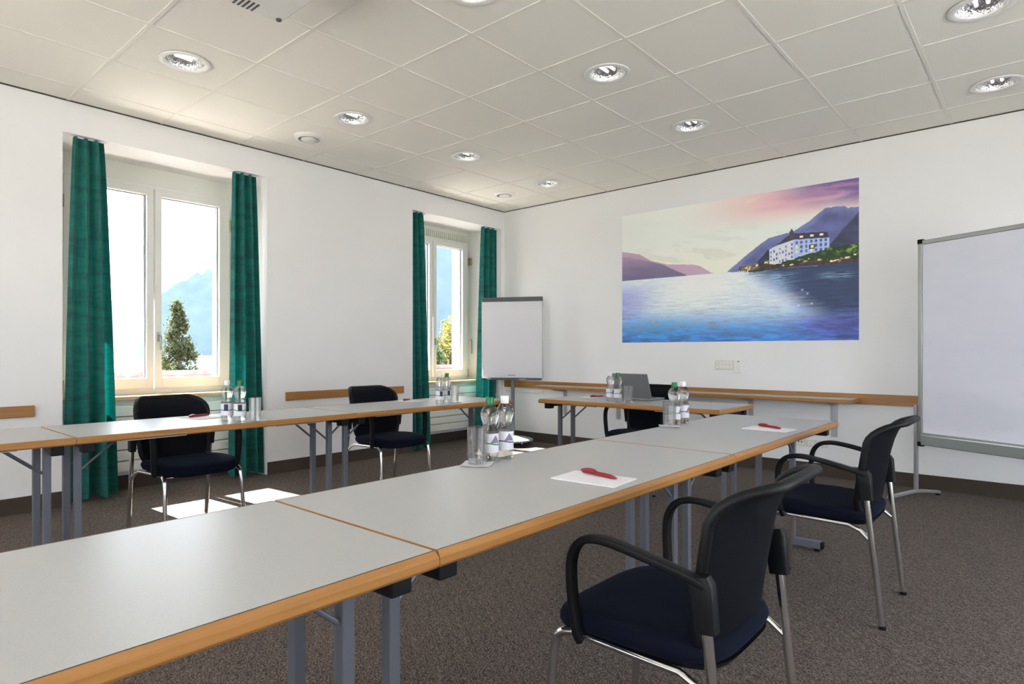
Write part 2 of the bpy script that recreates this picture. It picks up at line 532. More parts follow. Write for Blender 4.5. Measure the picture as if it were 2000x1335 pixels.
# ------------------------------------------------------------------ windows
def window(idx, y0, y1, grille):
    yc = (y0 + y1) / 2
    w = struct(empty('window_%d' % idx, (-5.77, yc, 0)))
    h = (y1 - y0) / 2 - S                       # half width at the window plane
    zb, zt = 0.745, 2.525
    b = MB()
    b.box(-0.04, 0.03, -h, -h + 0.055, zb, zt).box(-0.04, 0.03, h - 0.055, h, zb, zt)
    b.box(-0.04, 0.03, -h + 0.055, h - 0.055, zt - 0.035, zt).box(-0.04, 0.03, -h + 0.055, h - 0.055, zb, zb + 0.05)
    b.build('window_frame', M['pvc'], w, bev=0.004)
    MB().box(-0.03, 0.025, -h, h, zt, 2.67).build('header_board', M['board'], w)
    for s in (-1, 1):
        g0, g1 = 0.058, h - 0.145               # glass edges from the centre
        ya, yb = sorted((s * 0.004, s * (h - 0.05)))
        ga, gb = sorted((s * g0, s * g1))
        c = MB()
        c.box(-0.03, 0.045, ya, ga, 0.79, 2.495).box(-0.03, 0.045, gb, yb, 0.79, 2.495)
        c.box(-0.03, 0.045, ga, gb, 2.437, 2.495).box(-0.03, 0.045, ga, gb, 0.79, 0.88)
        co = c.build('casement', M['pvc'], w, bev=0.006)
        MB().box(-0.012, -0.004, ga - 0.004, gb + 0.004, 0.876, 2.441).build('pane', M['pane'], co)
        gk = MB()
        for q0, q1, r0, r1 in ((ga, ga + 0.005, 0.88, 2.437), (gb - 0.005, gb, 0.88, 2.437), (ga, gb, 0.88, 0.885), (ga, gb, 2.432, 2.437)):
            gk.box(-0.003, 0.004, q0, q1, r0, r1)
        gk.build('gasket', M['gasket'], co)
        if s == 1:
            hd = MB().box(0.045, 0.053, 0.022, 0.048, 1.19, 1.27)
            hd.tube(smooth_path([(0.05, 0.035, 1.24), (0.085, 0.035, 1.24), (0.095, 0.035, 1.20), (0.09, 0.035, 1.12)], 4), 0.009, 8)
            hd.build('handle', M['alu'], co, smooth=True)
        for zz in (2.28, 0.83):
            MB().lathe([(0.009, -0.05), (0.009, 0.05)], 10, (0.042, s * (h - 0.045), zz)).build('hinge', M['brass'], w, smooth=True)
    # crank rod of the shutter on the far jamb
    rod = MB().tube([(0.06, h - 0.015, 2.30), (0.06, h - 0.015, 1.25)], 0.006, 8)
    rod.build('crank_rod', M['pvc'], w, smooth=True)
    MB().box(0.035, 0.075, h - 0.035, h - 0.003, 2.24, 2.34).build('crank_bearing', M['brass'], w, bev=0.004)
    MB().tube([(0.06, h - 0.015, 1.27), (0.085, h - 0.02, 1.24), (0.085, h - 0.02, 1.08)], 0.008, 8).build('crank_handle', M['alu'], w, smooth=True)
    MB().box(0.03, 0.27, -h - S * 0.55, h + S * 0.55, 0.717, 0.747).build('sill', M['wood_sill'], w, bev=0.004)
    if grille:
        MB().box(0.025, 0.03, -h + 0.12, h - 0.06, 2.538, 2.618).build('grille_plate', M['grille'], w)
        nb = 34
        for k in range(nb):
            yy = -h + 0.13 + (2 * h - 0.20) * k / (nb - 1)
            MB().box(0.03, 0.038, yy - 0.008, yy + 0.008, 2.543, 2.613).build('grille_slat', M['board'], w)
    # stone surround outside
    MB().box(-0.20, -0.18, -h - 0.06, -h + 0.105, 0.7, 2.6).box(-0.20, -0.18, h - 0.105, h + 0.06, 0.7, 2.6).build('stone_jamb', M['stone'], w)
    MB().box(-0.24, -0.07, -h + 0.105, h - 0.105, 0.815, 0.84).build('outer_sill', M['stone'], w)
    return w
for i, (y0, y1) in enumerate(NICHES):
    window(i + 1, y0, y1, i == 1)

# plain two-light fill windows, added in the unseen walls
for k, (axis, pos, (a, c)) in enumerate(FILL_WINDOWS):
    w = struct(empty('window_%d' % (len(NICHES) + 1 + k)))
    mid = (pos[0] + pos[1]) / 2
    fr = MB()
    def bb(m_, u0, u1, z0, z1, t=0.03):
        if axis == 'x': m_.box(mid - t, mid + t, u0, u1, z0, z1)
        else: m_.box(u0, u1, mid - t, mid + t, z0, z1)
    bb(fr, a, a + 0.07, ZB2, ZT2); bb(fr, c - 0.07, c, ZB2, ZT2); bb(fr, a, c, ZB2, ZB2 + 0.07); bb(fr, a, c, ZT2 - 0.07, ZT2)
    bb(fr, (a + c) / 2 - 0.05, (a + c) / 2 + 0.05, ZB2, ZT2)
    fr.build('window_frame', M['pvc'], w)
    pn = MB(); bb(pn, a + 0.07, (a + c) / 2 - 0.05, ZB2 + 0.07, ZT2 - 0.07, 0.004); pn.build('pane', M['pane'], w)
    pn = MB(); bb(pn, (a + c) / 2 + 0.05, c - 0.07, ZB2 + 0.07, ZT2 - 0.07, 0.004); pn.build('pane', M['pane'], w)

# daylight sampling portals in the openings (emit nothing of their own)
def portal(loc, rot, sx, sy):
    pd = bpy.data.lights.new('window_portal', 'AREA')
    pd.shape = 'RECTANGLE'; pd.size = sx; pd.size_y = sy
    pd.cycles.is_portal = True
    po = bpy.data.objects.new('window_portal', pd)
    COL.objects.link(po)
    po.location = loc; po.rotation_euler = rot
for y0, y1 in NICHES:
    portal((-6.0, (y0 + y1) / 2, 1.66), (0, math.radians(-90), 0), 1.7, 1.25)
for axis, pos, (a, c) in FILL_WINDOWS:
    if axis == 'x': portal((pos[1] + 0.02, (a + c) / 2, 1.475), (0, math.radians(90), 0), 2.35, c - a)
    else: portal(((a + c) / 2, pos[0] - 0.02, 1.475), (math.radians(90), 0, 0), c - a, 2.35)

# ------------------------------------------------------------------ radiators under the sills
def radiator(y0, y1, label):
    yc = (y0 + y1) / 2; L = (y1 - y0) / 2 - 0.16
    r = tag(empty('radiator', (-5.53, yc, 0)), label, 'radiator')
    for k in range(6):
        z = 0.15 + k * 0.088
        MB().box(-0.005, 0.035, -L, L, z, z + 0.082).build('panel', M['radiator'], r, bev=0.006)
    for s in (-1, 1):
        MB().box(-0.03, 0.0, s * L * 0.7 - 0.02, s * L * 0.7 + 0.02, 0.18, 0.60).build('wall_bracket', M['radiator'], r)
    return r
radiator(*NICHES[0], 'white ribbed radiator behind the first chair, under the window with the conifer')
radiator(*NICHES[1], 'white ribbed radiator under the window beside the flip chart')

# ------------------------------------------------------------------ curtains
def curtain(t0, t1, b0, b1, folds, seed, label):
    rnd = random.Random(seed)
    root = tag(empty('curtain', (XW - 0.055, (t0 + t1) / 2, 0)), label, 'curtain', 'teal curtains')
    y_c = (t0 + t1) / 2
    nu, nv = folds * 22, 40
    ph = [rnd.uniform(-0.6, 0.6) for _ in range(folds + 2)]
    am = [rnd.uniform(0.6, 1.25) for _ in range(folds + 2)]
    pts, faces = [], []
    for j in range(nv + 1):
        t = j / nv                                   # 0 at the top
        z = 2.669 - t * (2.669 - 0.022)
        k = t ** 0.75
        y0 = t0 + (b0 - t0) * k; y1 = t1 + (b1 - t1) * k
        for i in range(nu + 1):
            u = i / nu
            q = u * folds
            fi = min(int(q), folds - 1)
            a = am[fi] + (am[fi + 1] - am[fi]) * (q - fi)
            p = ph[fi] + (ph[fi + 1] - ph[fi]) * (q - fi)
            amp = (0.034 + 0.040 * t) * a
            ph2 = 2 * math.pi * q + p * (0.5 + t)
            x = amp * math.sin(ph2) + 0.010 * t * math.sin(2.3 * math.pi * q + seed) + 0.005 * (1 - t) * math.sin(2 * ph2 + 1)
            y = y0 + (y1 - y0) * (u + (0.10 / folds) * math.sin(ph2 * 1.0 + 1.2) * (0.4 + 0.6 * t)) - y_c
            hem = 0.012 * math.sin(q * 3.1 + seed) * t ** 6
            pts.append((x, y, z + hem))
    for j in range(nv):
        for i in range(nu):
            a = j * (nu + 1) + i
            faces.append((a, a + 1, a + nu + 2, a + nu + 1))
    MB().poly(pts, faces).build('cloth', M['curtain'], root, smooth=True, auto=180)
    MB().box(-0.008, 0.008, t0 - y_c - 0.02, t1 - y_c + 0.02, 2.6625, 2.6695).build('track', M['white_plastic'], root)
    return root
curtain(1.340, 1.535, 1.275, 1.625, 3, 3, 'teal curtain hanging left of the large window, leftmost of the four')
curtain(2.520, 2.730, 2.485, 2.795, 3, 8, 'teal curtain right of the large window, behind the paired bottles and glass')
curtain(4.536, 4.728, 4.532, 4.845, 3, 12, 'teal curtain left of the small window, between the second chair and the far corner')
curtain(5.690, 5.968, 5.600, 5.985, 3, 21, 'teal curtain partly hidden behind the flip chart')

# ------------------------------------------------------------------ folding tables
TL, TW = 1.4985, 0.63
def make_table():
    root = empty('folding_table')
    hx, hy = TW / 2, TL / 2
    th = 0.032
    MB().box(-hx + 0.012, hx - 0.012, -hy + 0.004, hy - 0.004, TOP - th, TOP).build('tabletop', M['laminate'], root)
    # bevelled beech lipping, four pieces
    prof = [(0.0, -th), (0.007, -th), (0.012, -th + 0.006), (0.012, -0.012), (0.003, 0.0), (0.0, 0.0)]
    def lip(axis, s):
        pts, f = [], []
        for e in (-1, 1):
            for d, z in prof:
                if axis == 'y': pts.append((s * (hx - 0.012 + d), e * (hy - 0.004 + d / 3), TOP + z))
                else: pts.append((e * (hx - 0.012 + d), s * (hy - 0.004 + d / 3), TOP + z))
        n = len(prof)
        f = [tuple(range(n)), tuple(range(2 * n - 1, n - 1, -1))] + [(i, (i + 1) % n, n + (i + 1) % n, n + i) for i in range(n)]
        MB().poly(pts, f).build('edge_lipping', M['wood_y'] if axis == 'y' else M['wood_x'], root)
    for s in (-1, 1): lip('y', s); lip('x', s)
    # thin dark seam line between laminate and lipping
    w = 0.0012
    b = MB()
    for s in (-1, 1):
        b.box(s * (hx - 0.0125) - w, s * (hx - 0.0125) + w, -hy + 0.0045, hy - 0.0045, TOP - 0.002, TOP + 0.0003)
    b.build('seam_line', M['shadow_gap'], root)
    zt = TOP - th
    for s in (-1, 1):
        y = s * (hy - 0.06)
        MB().box(-0.21, 0.21, y - 0.014, y + 0.014, zt - 0.030, zt - 0.001).build('crossbar', M['black'], root)
        for q in (-1, 1):
            MB().box(q * 0.245 - 0.032, q * 0.245 + 0.032, y - 0.025, y + 0.025, zt - 0.045, zt - 0.0005).build('corner_block', M['black'], root, bev=0.004)
            MB().box(q * 0.093 - 0.015, q * 0.093 + 0.015, y - 0.015, y + 0.015, 0.055, zt - 0.03).build('post', M['steel'], root, bev=0.003)
            # folding brace
            MB().tube([(q * 0.093, y - s * 0.016, 0.545), (q * 0.093, y - s * 0.16, 0.665), (q * 0.093, y - s * 0.30, zt - 0.008)], 0.0065, 8).build('brace', M['steel'], root, smooth=True)
        ft = MB().box(-0.245, 0.245, y - 0.02, y + 0.02, 0.016, 0.056).build('foot', M['steel'], root, bev=0.004)
        for q in (-1, 1):
            MB().box(q * 0.248 - 0.006, q * 0.248 + 0.006, y - 0.0195, y + 0.0195, 0.017, 0.055).build('end_cap', M['black'], ft)
            MB().lathe([(0.016, 0.0), (0.016, 0.012), (0.008, 0.017)], 12, (q * 0.222, y, 0)).build('levelling_pad', M['black'], ft)
    # locking levers lying under the top
    for q in (-1, 1):
        MB().box(q * 0.235 - 0.012, q * 0.235 + 0.012, -0.55, -0.25, zt - 0.012, zt - 0.002).build('lock_lever', M['steel_light'], root)
        MB().box(q * 0.235 - 0.012, q * 0.235 + 0.012, 0.25, 0.55, zt - 0.012, zt - 0.002).build('lock_lever', M['steel_light'], root)
    return root
t0 = make_table()
TABLES = [
    (-1.185, 0.0665, 0, 'grey folding table with beech edge, nearest and largest, bare top'),
    (-1.185, 1.5665, 0, 'grey folding table holding two bottles, glass, notepaper and red pen, before the front armchair'),
    (-1.185, 3.0665, 0, 'grey folding table at the far end of the front row, before the second armchair'),
    (-3.545, 0.0800, 0, 'grey folding table at the left picture edge, end of the window row'),
    (-3.545, 1.5800, 0, 'middle grey folding table of the window row, before the first window chair'),
    (-3.545, 3.0800, 0, 'far grey folding table of the window row, ending by the flip chart'),
    (-2.365, 4.3300, 90, 'grey folding table carrying the laptop in front of the wall mural'),
]
for k, (x, y, r, lab) in enumerate(TABLES):
    t = t0 if k == 0 else copy_tree(t0)
    t.location = (x, y, 0); t.rotation_euler = (0, 0, math.radians(r))
    tag(t, lab, 'table', 'folding tables')

# ------------------------------------------------------------------ conference armchairs (front = local +y)
def seat_rings():
    def outline(sc, n=48):
        out = []
        for k in range(n):
            a = 2 * math.pi * k / n
            c, s = math.cos(a), math.sin(a)
            e = 2 / 4.2
            x = 0.236 * math.copysign(abs(c) ** e, c)
            y = 0.228 * math.copysign(abs(s) ** e, s)
            x *= 1 - 0.06 * max(0, -y / 0.222)
            out.append((x * sc, y * sc))
        return out
    return outline
def back_y(z):
    zs = [0.40, 0.45, 0.52, 0.60, 0.66, 0.71, 0.75, 0.775, 0.795, 0.815]
    yy = [-0.180, -0.188, -0.198, -0.211, -0.220, -0.231, -0.246, -0.263, -0.290, -0.332]
    return float(np.interp(z, zs, yy))
def back_pt(a, z, off=0.0):
    return (a, back_y(z) + 1.15 * a * a + off, z)
def make_chair():
    root = empty('conference_chair')
    ol = seat_rings()
    levels = [(0.90, 0.402), (0.97, 0.408), (1.0, 0.424), (1.0, 0.440), (0.975, 0.452), (0.92, 0.458), (0.75, 0.457), (0.5, 0.454), (0.2, 0.452)]
    pts, faces = [], []
    n = 48
    for sc, z in levels:
        for x, y in ol(sc):
            yy = y + 0.026
            dip = 0.020 * max(0, (yy - 0.10) / 0.13) ** 2
            pts.append((x, yy, z - dip - 0.010 * max(0, -yy / 0.2) * (z > 0.43)))
    for j in range(len(levels) - 1):
        for i in range(n):
            faces.append((j * n + i, j * n + (i + 1) % n, (j + 1) * n + (i + 1) % n, (j + 1) * n + i))
    faces.append(tuple(range(n - 1, -1, -1)))
    faces.append(tuple((len(levels) - 1) * n + i for i in range(n)))
    MB().poly(pts, faces).build('seat', M['navy'], root, smooth=True, auto=80)
    pts, faces = [], []
    for sc, z in ((0.72, 0.378), (0.84, 0.384), (0.90, 0.403)):
        pts += [(x, y + 0.005, z) for x, y in ol(sc)]
    for j in range(2):
        for i in range(n):
            faces.append((j * n + i, j * n + (i + 1) % n, (j + 1) * n + (i + 1) % n, (j + 1) * n + i))
    faces += [tuple(range(n - 1, -1, -1)), tuple(2 * n + i for i in range(n))]
    MB().poly(pts, faces).build('seat_pan', M['black'], root, smooth=True)
    # backrest: upholstered mesh panel inside a rim
    def back_outline(sc):
        zc, hz, hw = 0.615, 0.198, 0.219
        out = []
        for x, z in rrect(hw, hz, 0.085, 7):
            zz = zc + z * sc
            taper = 1 - 0.10 * max(0, (0.60 - zz) / 0.18)
            out.append((x * sc * taper, zz))
        return out
    no = len(back_outline(1))
    pts, faces = [], []
    scs = [1.0, 0.97, 0.93, 0.88, 0.82, 0.72, 0.55, 0.3, 0.1]
    for off in (0.010, -0.008):
        for sc in scs:
            edge = 0.0 if sc > 0.98 else 1.0
            pts += [back_pt(a, z, off * (0.4 + 0.6 * edge)) for a, z in back_outline(sc)]
    nb = len(scs)
    for side in range(2):
        o0 = side * nb * no
        for j in range(nb - 1):
            for i in range(no):
                faces.append((o0 + j * no + i, o0 + j * no + (i + 1) % no, o0 + (j + 1) * no + (i + 1) % no, o0 + (j + 1) * no + i))
        faces.append(tuple(o0 + (nb - 1) * no + i for i in range(no)))
    for i in range(no):
        faces.append((i, (i + 1) % no, nb * no + (i + 1) % no, nb * no + i))
    MB().poly(pts, faces).build('backrest', M['mesh'], root, smooth=True, auto=80)
    rim = [back_pt(a, z, -0.002) for a, z in back_outline(1.0)]
    rim.append(rim[0])
    MB().tube(rim, 0.0135, 10, cap=False).build('back_rim', M['black'], root, smooth=True, auto=80)
    for s in (-1, 1):
        # front leg, bent at the top into the side rail
        MB().tube(smooth_path([(s * 0.238, 0.250, 0.0), (s * 0.231, 0.232, 0.20), (s * 0.226, 0.218, 0.345), (s * 0.224, 0.200, 0.385), (s * 0.222, 0.165, 0.397)], 5), 0.0115, 12).build('leg', M['chrome'], root, smooth=True)
        MB().tube([(s * 0.222, 0.17, 0.397), (s * 0.222, -0.12, 0.390), (s * 0.228, -0.165, 0.375), (s * 0.235, -0.198, 0.345)], 0.0095, 10).build('side_rail', M['chrome'], root, smooth=True)
        # rear leg
        MB().tube([(s * 0.238, -0.245, 0.0), (s * 0.238, -0.190, 0.50), (s * 0.238, -0.180, 0.58)], 0.0125, 12).build('leg', M['chrome'], root, smooth=True)
        for yy in (0.250, -0.245):
            MB().lathe([(0.013, 0.0), (0.0135, 0.012), (0.012, 0.016)], 12, (s * 0.238, yy, 0)).build('glide', M['black'], root)
        # black sleeve carrying back and arm
        MB().tube([(s * 0.239, -0.190, 0.505), (s * 0.239, -0.184, 0.56), (s * 0.241, -0.180, 0.605), (s * 0.242, -0.176, 0.622)], [1.0, 1.08, 1.12, 0.85], sec=rrect(0.017, 0.024, 0.008, 3), side=(1, 0, 0)).build('sleeve', M['black'], root, smooth=True)
        arm = [(s * 0.243, -0.200, 0.600), (s * 0.248, -0.165, 0.615), (s * 0.258, -0.08, 0.637), (s * 0.262, -0.01, 0.651), (s * 0.262, 0.055, 0.658),
               (s * 0.260, 0.105, 0.648), (s * 0.258, 0.135, 0.617), (s * 0.256, 0.146, 0.567), (s * 0.252, 0.142, 0.48), (s * 0.247, 0.134, 0.415), (s * 0.238, 0.130, 0.393)]
        MB().tube(smooth_path(arm, 4), 1.0, sec=rrect(0.0155, 0.0095, 0.005, 3), side=(1, 0, 0)).build('armrest', M['black'], root, smooth=True)
    MB().tube([(-0.222, 0.16, 0.385), (0.222, 0.16, 0.385)], 0.008, 8).build('front_stretcher', M['chrome'], root, smooth=True)
    return root
c0 = make_chair()
CHAIRS = [
    (-0.735, 1.525, 90, 'navy conference armchair in the foreground, largest, seen from behind at the front table row'),
    (-0.742, 3.105, 90, 'navy conference armchair seen from behind, between the foreground chair and the mobile pinboard'),
    (-3.945, 1.592, -87, 'dark blue conference chair facing the room before the large window'),
    (-3.880, 3.088, -92, 'dark blue conference chair below the beech rail between the two windows'),
    (-2.490, 4.590, 180, 'dark conference chair behind the laptop, against the mural wall'),
]
for k, (x, y, r, lab) in enumerate(CHAIRS):
    c = c0 if k == 0 else copy_tree(c0)
    c.location = (x, y, 0); c.rotation_euler = (0, 0, math.radians(r))
    tag(c, lab, 'chair', 'conference chairs')

# ------------------------------------------------------------------ mobile pinboard at the right
pb = tag(empty('pinboard', (-0.725, 5.630, 0), math.radians(-28.3)), 'tall mobile pinboard covered with pale paper in an aluminium frame', 'pinboard')
PBW = 1.24
for x in (0.0, PBW):
    MB().box(x - 0.016, x + 0.016, -0.014, 0.014, 0.40, 1.925).build('frame_post', M['alu'], pb, bev=0.004)
    MB().box(x - 0.030 - 0.02, x - 0.014 - 0.012, -0.012, 0.012, 0.04, 0.70).build('stand_post', M['steel_light'], pb, bev=0.003) if x == 0 else MB().box(x + 0.026, x + 0.050, -0.012, 0.012, 0.04, 0.70).build('stand_post', M['steel_light'], pb, bev=0.003)
    xf = x - 0.038 if x == 0 else x + 0.038
    f = MB().tube([(xf, -0.29, 0.022), (xf, -0.10, 0.040), (xf, 0.0, 0.048), (xf, 0.10, 0.040), (xf, 0.25, 0.022)], 1.0, sec=rrect(0.014, 0.011, 0.004, 2), side=(1, 0, 0)).build('foot', M['steel_light'], pb)
    for yy in (-0.275, 0.235):
        MB().lathe([(0.014, 0.0), (0.014, 0.014)], 10, (xf, yy, 0)).build('foot_pad', M['black'], f)
    for z in (1.93, 0.41):
        MB().box(x - 0.019, x + 0.019, -0.017, 0.017, z - 0.018, z + 0.018).build('corner_cap', M['black'], pb, bev=0.005)
MB().box(0.016, PBW - 0.016, -0.014, 0.014, 1.905, 1.938).build('top_rail', M['alu'], pb, bev=0.005)
MB().box(0.016, PBW - 0.016, -0.030, 0.014, 0.405, 0.50).build('bottom_tray', M['tray'], pb, bev=0.006)
MB().box(0.016, PBW - 0.016, -0.008, 0.010, 0.50, 1.905).build('panel', M['white_plastic'], pb)
# slightly wavy sheet pinned over the panel
pts, faces = [], []
nx, nz_ = 24, 28
for j in range(nz_ + 1):
    for i in range(nx + 1):
        x = 0.024 + (PBW - 0.048) * i / nx; z = 0.478 + (1.902 - 0.478) * j / nz_
        d = 0.0022 * math.sin(9 * z + 2 * x) + 0.0016 * math.sin(23 * z + 5 * x) * (1.9 - z)
        pts.append((x, -0.0335 - d * 0.5 if z < 0.52 else -0.013 - d, z))
for j in range(nz_):
    for i in range(nx):
        a = j * (nx + 1) + i
        faces.append((a, a + 1, a + nx + 2, a + nx + 1))
MB().poly(pts, faces).build('paper_sheet', M['boardpaper'], pb, smooth=True, auto=180)

# ------------------------------------------------------------------ flip chart in the corner
fc = tag(empty('flip_chart', (-4.775, 5.655, 0), math.radians(26.5)), 'flip chart on a round wheeled base in the corner by the curtain', 'flip chart')
def dome(i, z): return 1.0
bs = MB().lathe([(0.10, 0.050), (0.235, 0.052), (0.250, 0.060), (0.246, 0.074), (0.20, 0.088), (0.10, 0.104), (0.05, 0.112)], 40).build('base', M['tray'], fc, smooth=True)
for k in range(5):
    a = 2 * math.pi * k / 5 + 0.5
    x, y = 0.205 * math.cos(a), 0.205 * math.sin(a)
    w = MB()
    w.tube([(x - 0.011 * math.sin(a), y + 0.011 * math.cos(a), 0.025), (x + 0.011 * math.sin(a), y - 0.011 * math.cos(a), 0.025)], 0.025, 16)
    cs = w.build('caster', M['black_soft'], bs, smooth=True)
    MB().box(-0.012, 0.012, -0.014, 0.014, 0.030, 0.056).build('caster_fork', M['chrome'], cs, bev=0.003, loc=(x, y, 0), rot=(0, 0, a))
MB().box(-0.02, 0.02, 0.012, 0.046, 0.10, 1.60).build('column', M['steel'], fc, bev=0.004)
bd = MB().box(-0.365, 0.365, -0.012, 0.006, 0.795, 1.735).build('board', M['white_plastic'], fc, bev=0.003)
pts, faces = [], []
for j in range(13):
    for i in range(11):
        x = -0.345 + 0.70 * i / 10; z = 0.800 + 0.905 * j / 12
        fl = 0.012 * (1 - j / 12) ** 2
        pts.append((x * (1 + 0.02 * (1 - j / 12)), -0.018 - fl, z))
for j in range(12):
    for i in range(10):
        a = j * 11 + i
        faces.append((a, a + 1, a + 12, a + 11))
MB().poly(pts, faces).build('paper_pad', M['sheet'], fc, smooth=True, auto=180)
MB().box(-0.368, 0.368, -0.028, 0.010, 1.700, 1.752).build('clamp_bar', M['charcoal'], fc, bev=0.005)
tr_ = MB().box(-0.362, 0.362, -0.075, 0.004, 0.772, 0.796).build('pen_tray', M['charcoal'], fc, bev=0.005)
MB().box(-0.045, 0.045, -0.0325, -0.0315, 0.826, 0.832).build('maker_mark', M['charcoal'], fc)
MB().box(-0.30, -0.24, -0.078, -0.074, 0.780, 0.787).box(0.10, 0.18, -0.078, -0.074, 0.780, 0.787).build('tray_lettering', M['steel_light'], tr_)
for s in (-1, 1):
    MB().tube([(s * 0.372, 0.0, 0.80), (s * 0.372, 0.0, 1.72)], 0.006, 8).build('side_arm', M['alu'], fc, smooth=True)

# ------------------------------------------------------------------ narrow wall shelf under the mural
sh = tag(empty('wall_shelf', (-2.90, YW - 0.02, 0)), 'long narrow grey wall shelf with beech edge on metal brackets', 'shelf')
SX0, SX1 = -1.69, 1.69
MB().box(SX0 + 0.012, SX1 - 0.012, -0.298, -0.002, 0.678, 0.708).build('shelf_board', M['laminate'], sh)
MB().box(SX0, SX1, -0.312, -0.298, 0.678, 0.708).build('front_lipping', M['wood_x'], sh, bev=0.004)
for x0, x1 in ((SX0, SX0 + 0.012), (SX1 - 0.012, SX1)):
    MB().box(x0, x1, -0.298, -0.002, 0.678, 0.708).build('end_lipping', M['wood_y'], sh, bev=0.003)
for k in range(5):
    x = SX1 - 0.20 - k * 0.72
    br = MB().box(x - 0.022, x + 0.022, 0.004, 0.019, 0.36, 0.655).build('wall_strip', M['steel_light'], sh, bev=0.003)
    g = MB()
    g.poly([(x - 0.002, 0.004, 0.677), (x - 0.002, -0.25, 0.677), (x - 0.002, -0.25, 0.665), (x - 0.002, 0.004, 0.630),
            (x + 0.002, 0.004, 0.677), (x + 0.002, -0.25, 0.677), (x + 0.002, -0.25, 0.665), (x + 0.002, 0.004, 0.630)],
           [(0, 1, 2, 3), (7, 6, 5, 4), (0, 4, 5, 1), (1, 5, 6, 2), (2, 6, 7, 3), (3, 7, 4, 0)])
    g.build('gusset', M['steel_light'], br)

# cable duct, switch and sockets on the far wall
tag(MB().box(XW + 0.03, -4.62, YW - 0.018, YW, 0.600, 0.626).build('cable_duct', M['white_plastic'], bev=0.002), 'thin white cable duct on the wall under the rail by the corner', 'cable duct')
sw = tag(empty('switch_panel', (-2.34, YW, 0.965)), 'cream switch panel with white box below the mural', 'switch')
MB().box(-0.135, 0.045, -0.012, 0, -0.035, 0.055).build('plate', M['socket'], sw, bev=0.004)
for r in range(2):
    for k in range(5):
        MB().box(-0.125 + k * 0.033, -0.100 + k * 0.033, -0.016, -0.012, -0.026 + r * 0.042, 0.004 + r * 0.042).build('key', M['white_plastic'], sw, bev=0.002)
MB().box(0.047, 0.118, -0.020, 0, -0.065, 0.062).build('box', M['white_plastic'], sw, bev=0.004)
MB().box(0.088, 0.098, -0.022, -0.020, 0.040, 0.050).build('indicator', M['dark_hole'], sw)
def socket(x, lab, holes):
    s = tag(empty('wall_socket', (x, YW, 0.285)), lab, 'socket', 'wall sockets')
    MB().box(-0.041, 0.041, -0.012, 0, -0.030, 0.030).build('plate', M['socket'], s, bev=0.004)
    if holes:
        for q in (-0.013, 0.013):
            MB().lathe([(0.006, 0.0), (0.006, 0.002)], 12).build('contact_hole', M['dark_hole'], s, loc=(q, -0.0125, 0.006), rot=(math.radians(90), 0, 0))
    else:
        MB().box(-0.028, 0.028, -0.015, -0.012, -0.018, 0.018).build('flap', M['white_plastic'], s, bev=0.002)
socket(-1.692, 'cream wall socket with two dark contact holes low on the mural wall', True)
socket(-1.600, 'middle cream wall socket with a plain flap, beside the one with holes', False)
socket(-1.505, 'rightmost cream wall socket with a plain flap, beyond the second armchair arm', False)

# ------------------------------------------------------------------ wall mural: printed lake view (flat print, colour per cell)
MX0, MX1, MZ0, MZ1 = -3.525, -1.223, 1.205, 2.597
NU, NV = 470, 290
def fbm(u, v, seed, octs=5, gain=0.5):
    rs = np.random.RandomState(seed)
    out = np.zeros_like(u); amp = 1.0; tot = 0.0
    for o in range(octs):
        g = rs.rand(129, 129)
        uu = (u * 2 ** o) % 128; vv = (v * 2 ** o) % 128
        i0 = np.floor(uu).astype(int); j0 = np.floor(vv).astype(int)
        fu = uu - i0; fv = vv - j0
        fu = fu * fu * (3 - 2 * fu); fv = fv * fv * (3 - 2 * fv)
        a = g[i0, j0] * (1 - fu) + g[i0 + 1, j0] * fu
        b_ = g[i0, j0 + 1] * (1 - fu) + g[i0 + 1, j0 + 1] * fu
        out += amp * (a * (1 - fv) + b_ * fv); tot += amp; amp *= gain
    return out / tot
def inpoly(u, v, pts):
    c = np.zeros(u.shape, bool); n = len(pts)
    for i in range(n):
        x0, y0 = pts[i]; x1, y1 = pts[(i + 1) % n]
        if y0 == y1: continue
        t = ((y0 > v) != (y1 > v)) & (u < (x1 - x0) * (v - y0) / (y1 - y0) + x0)
        c ^= t
    return c
def rgb(*c): return np.array(c, float) / 255
def mixc(img, col, a):
    a = np.clip(a, 0, 1)[..., None]
    return img * (1 - a) + np.asarray(col) * a
def sst(a, b_, x):
    t = np.clip((x - a) / (b_ - a), 0, 1); return t * t * (3 - 2 * t)
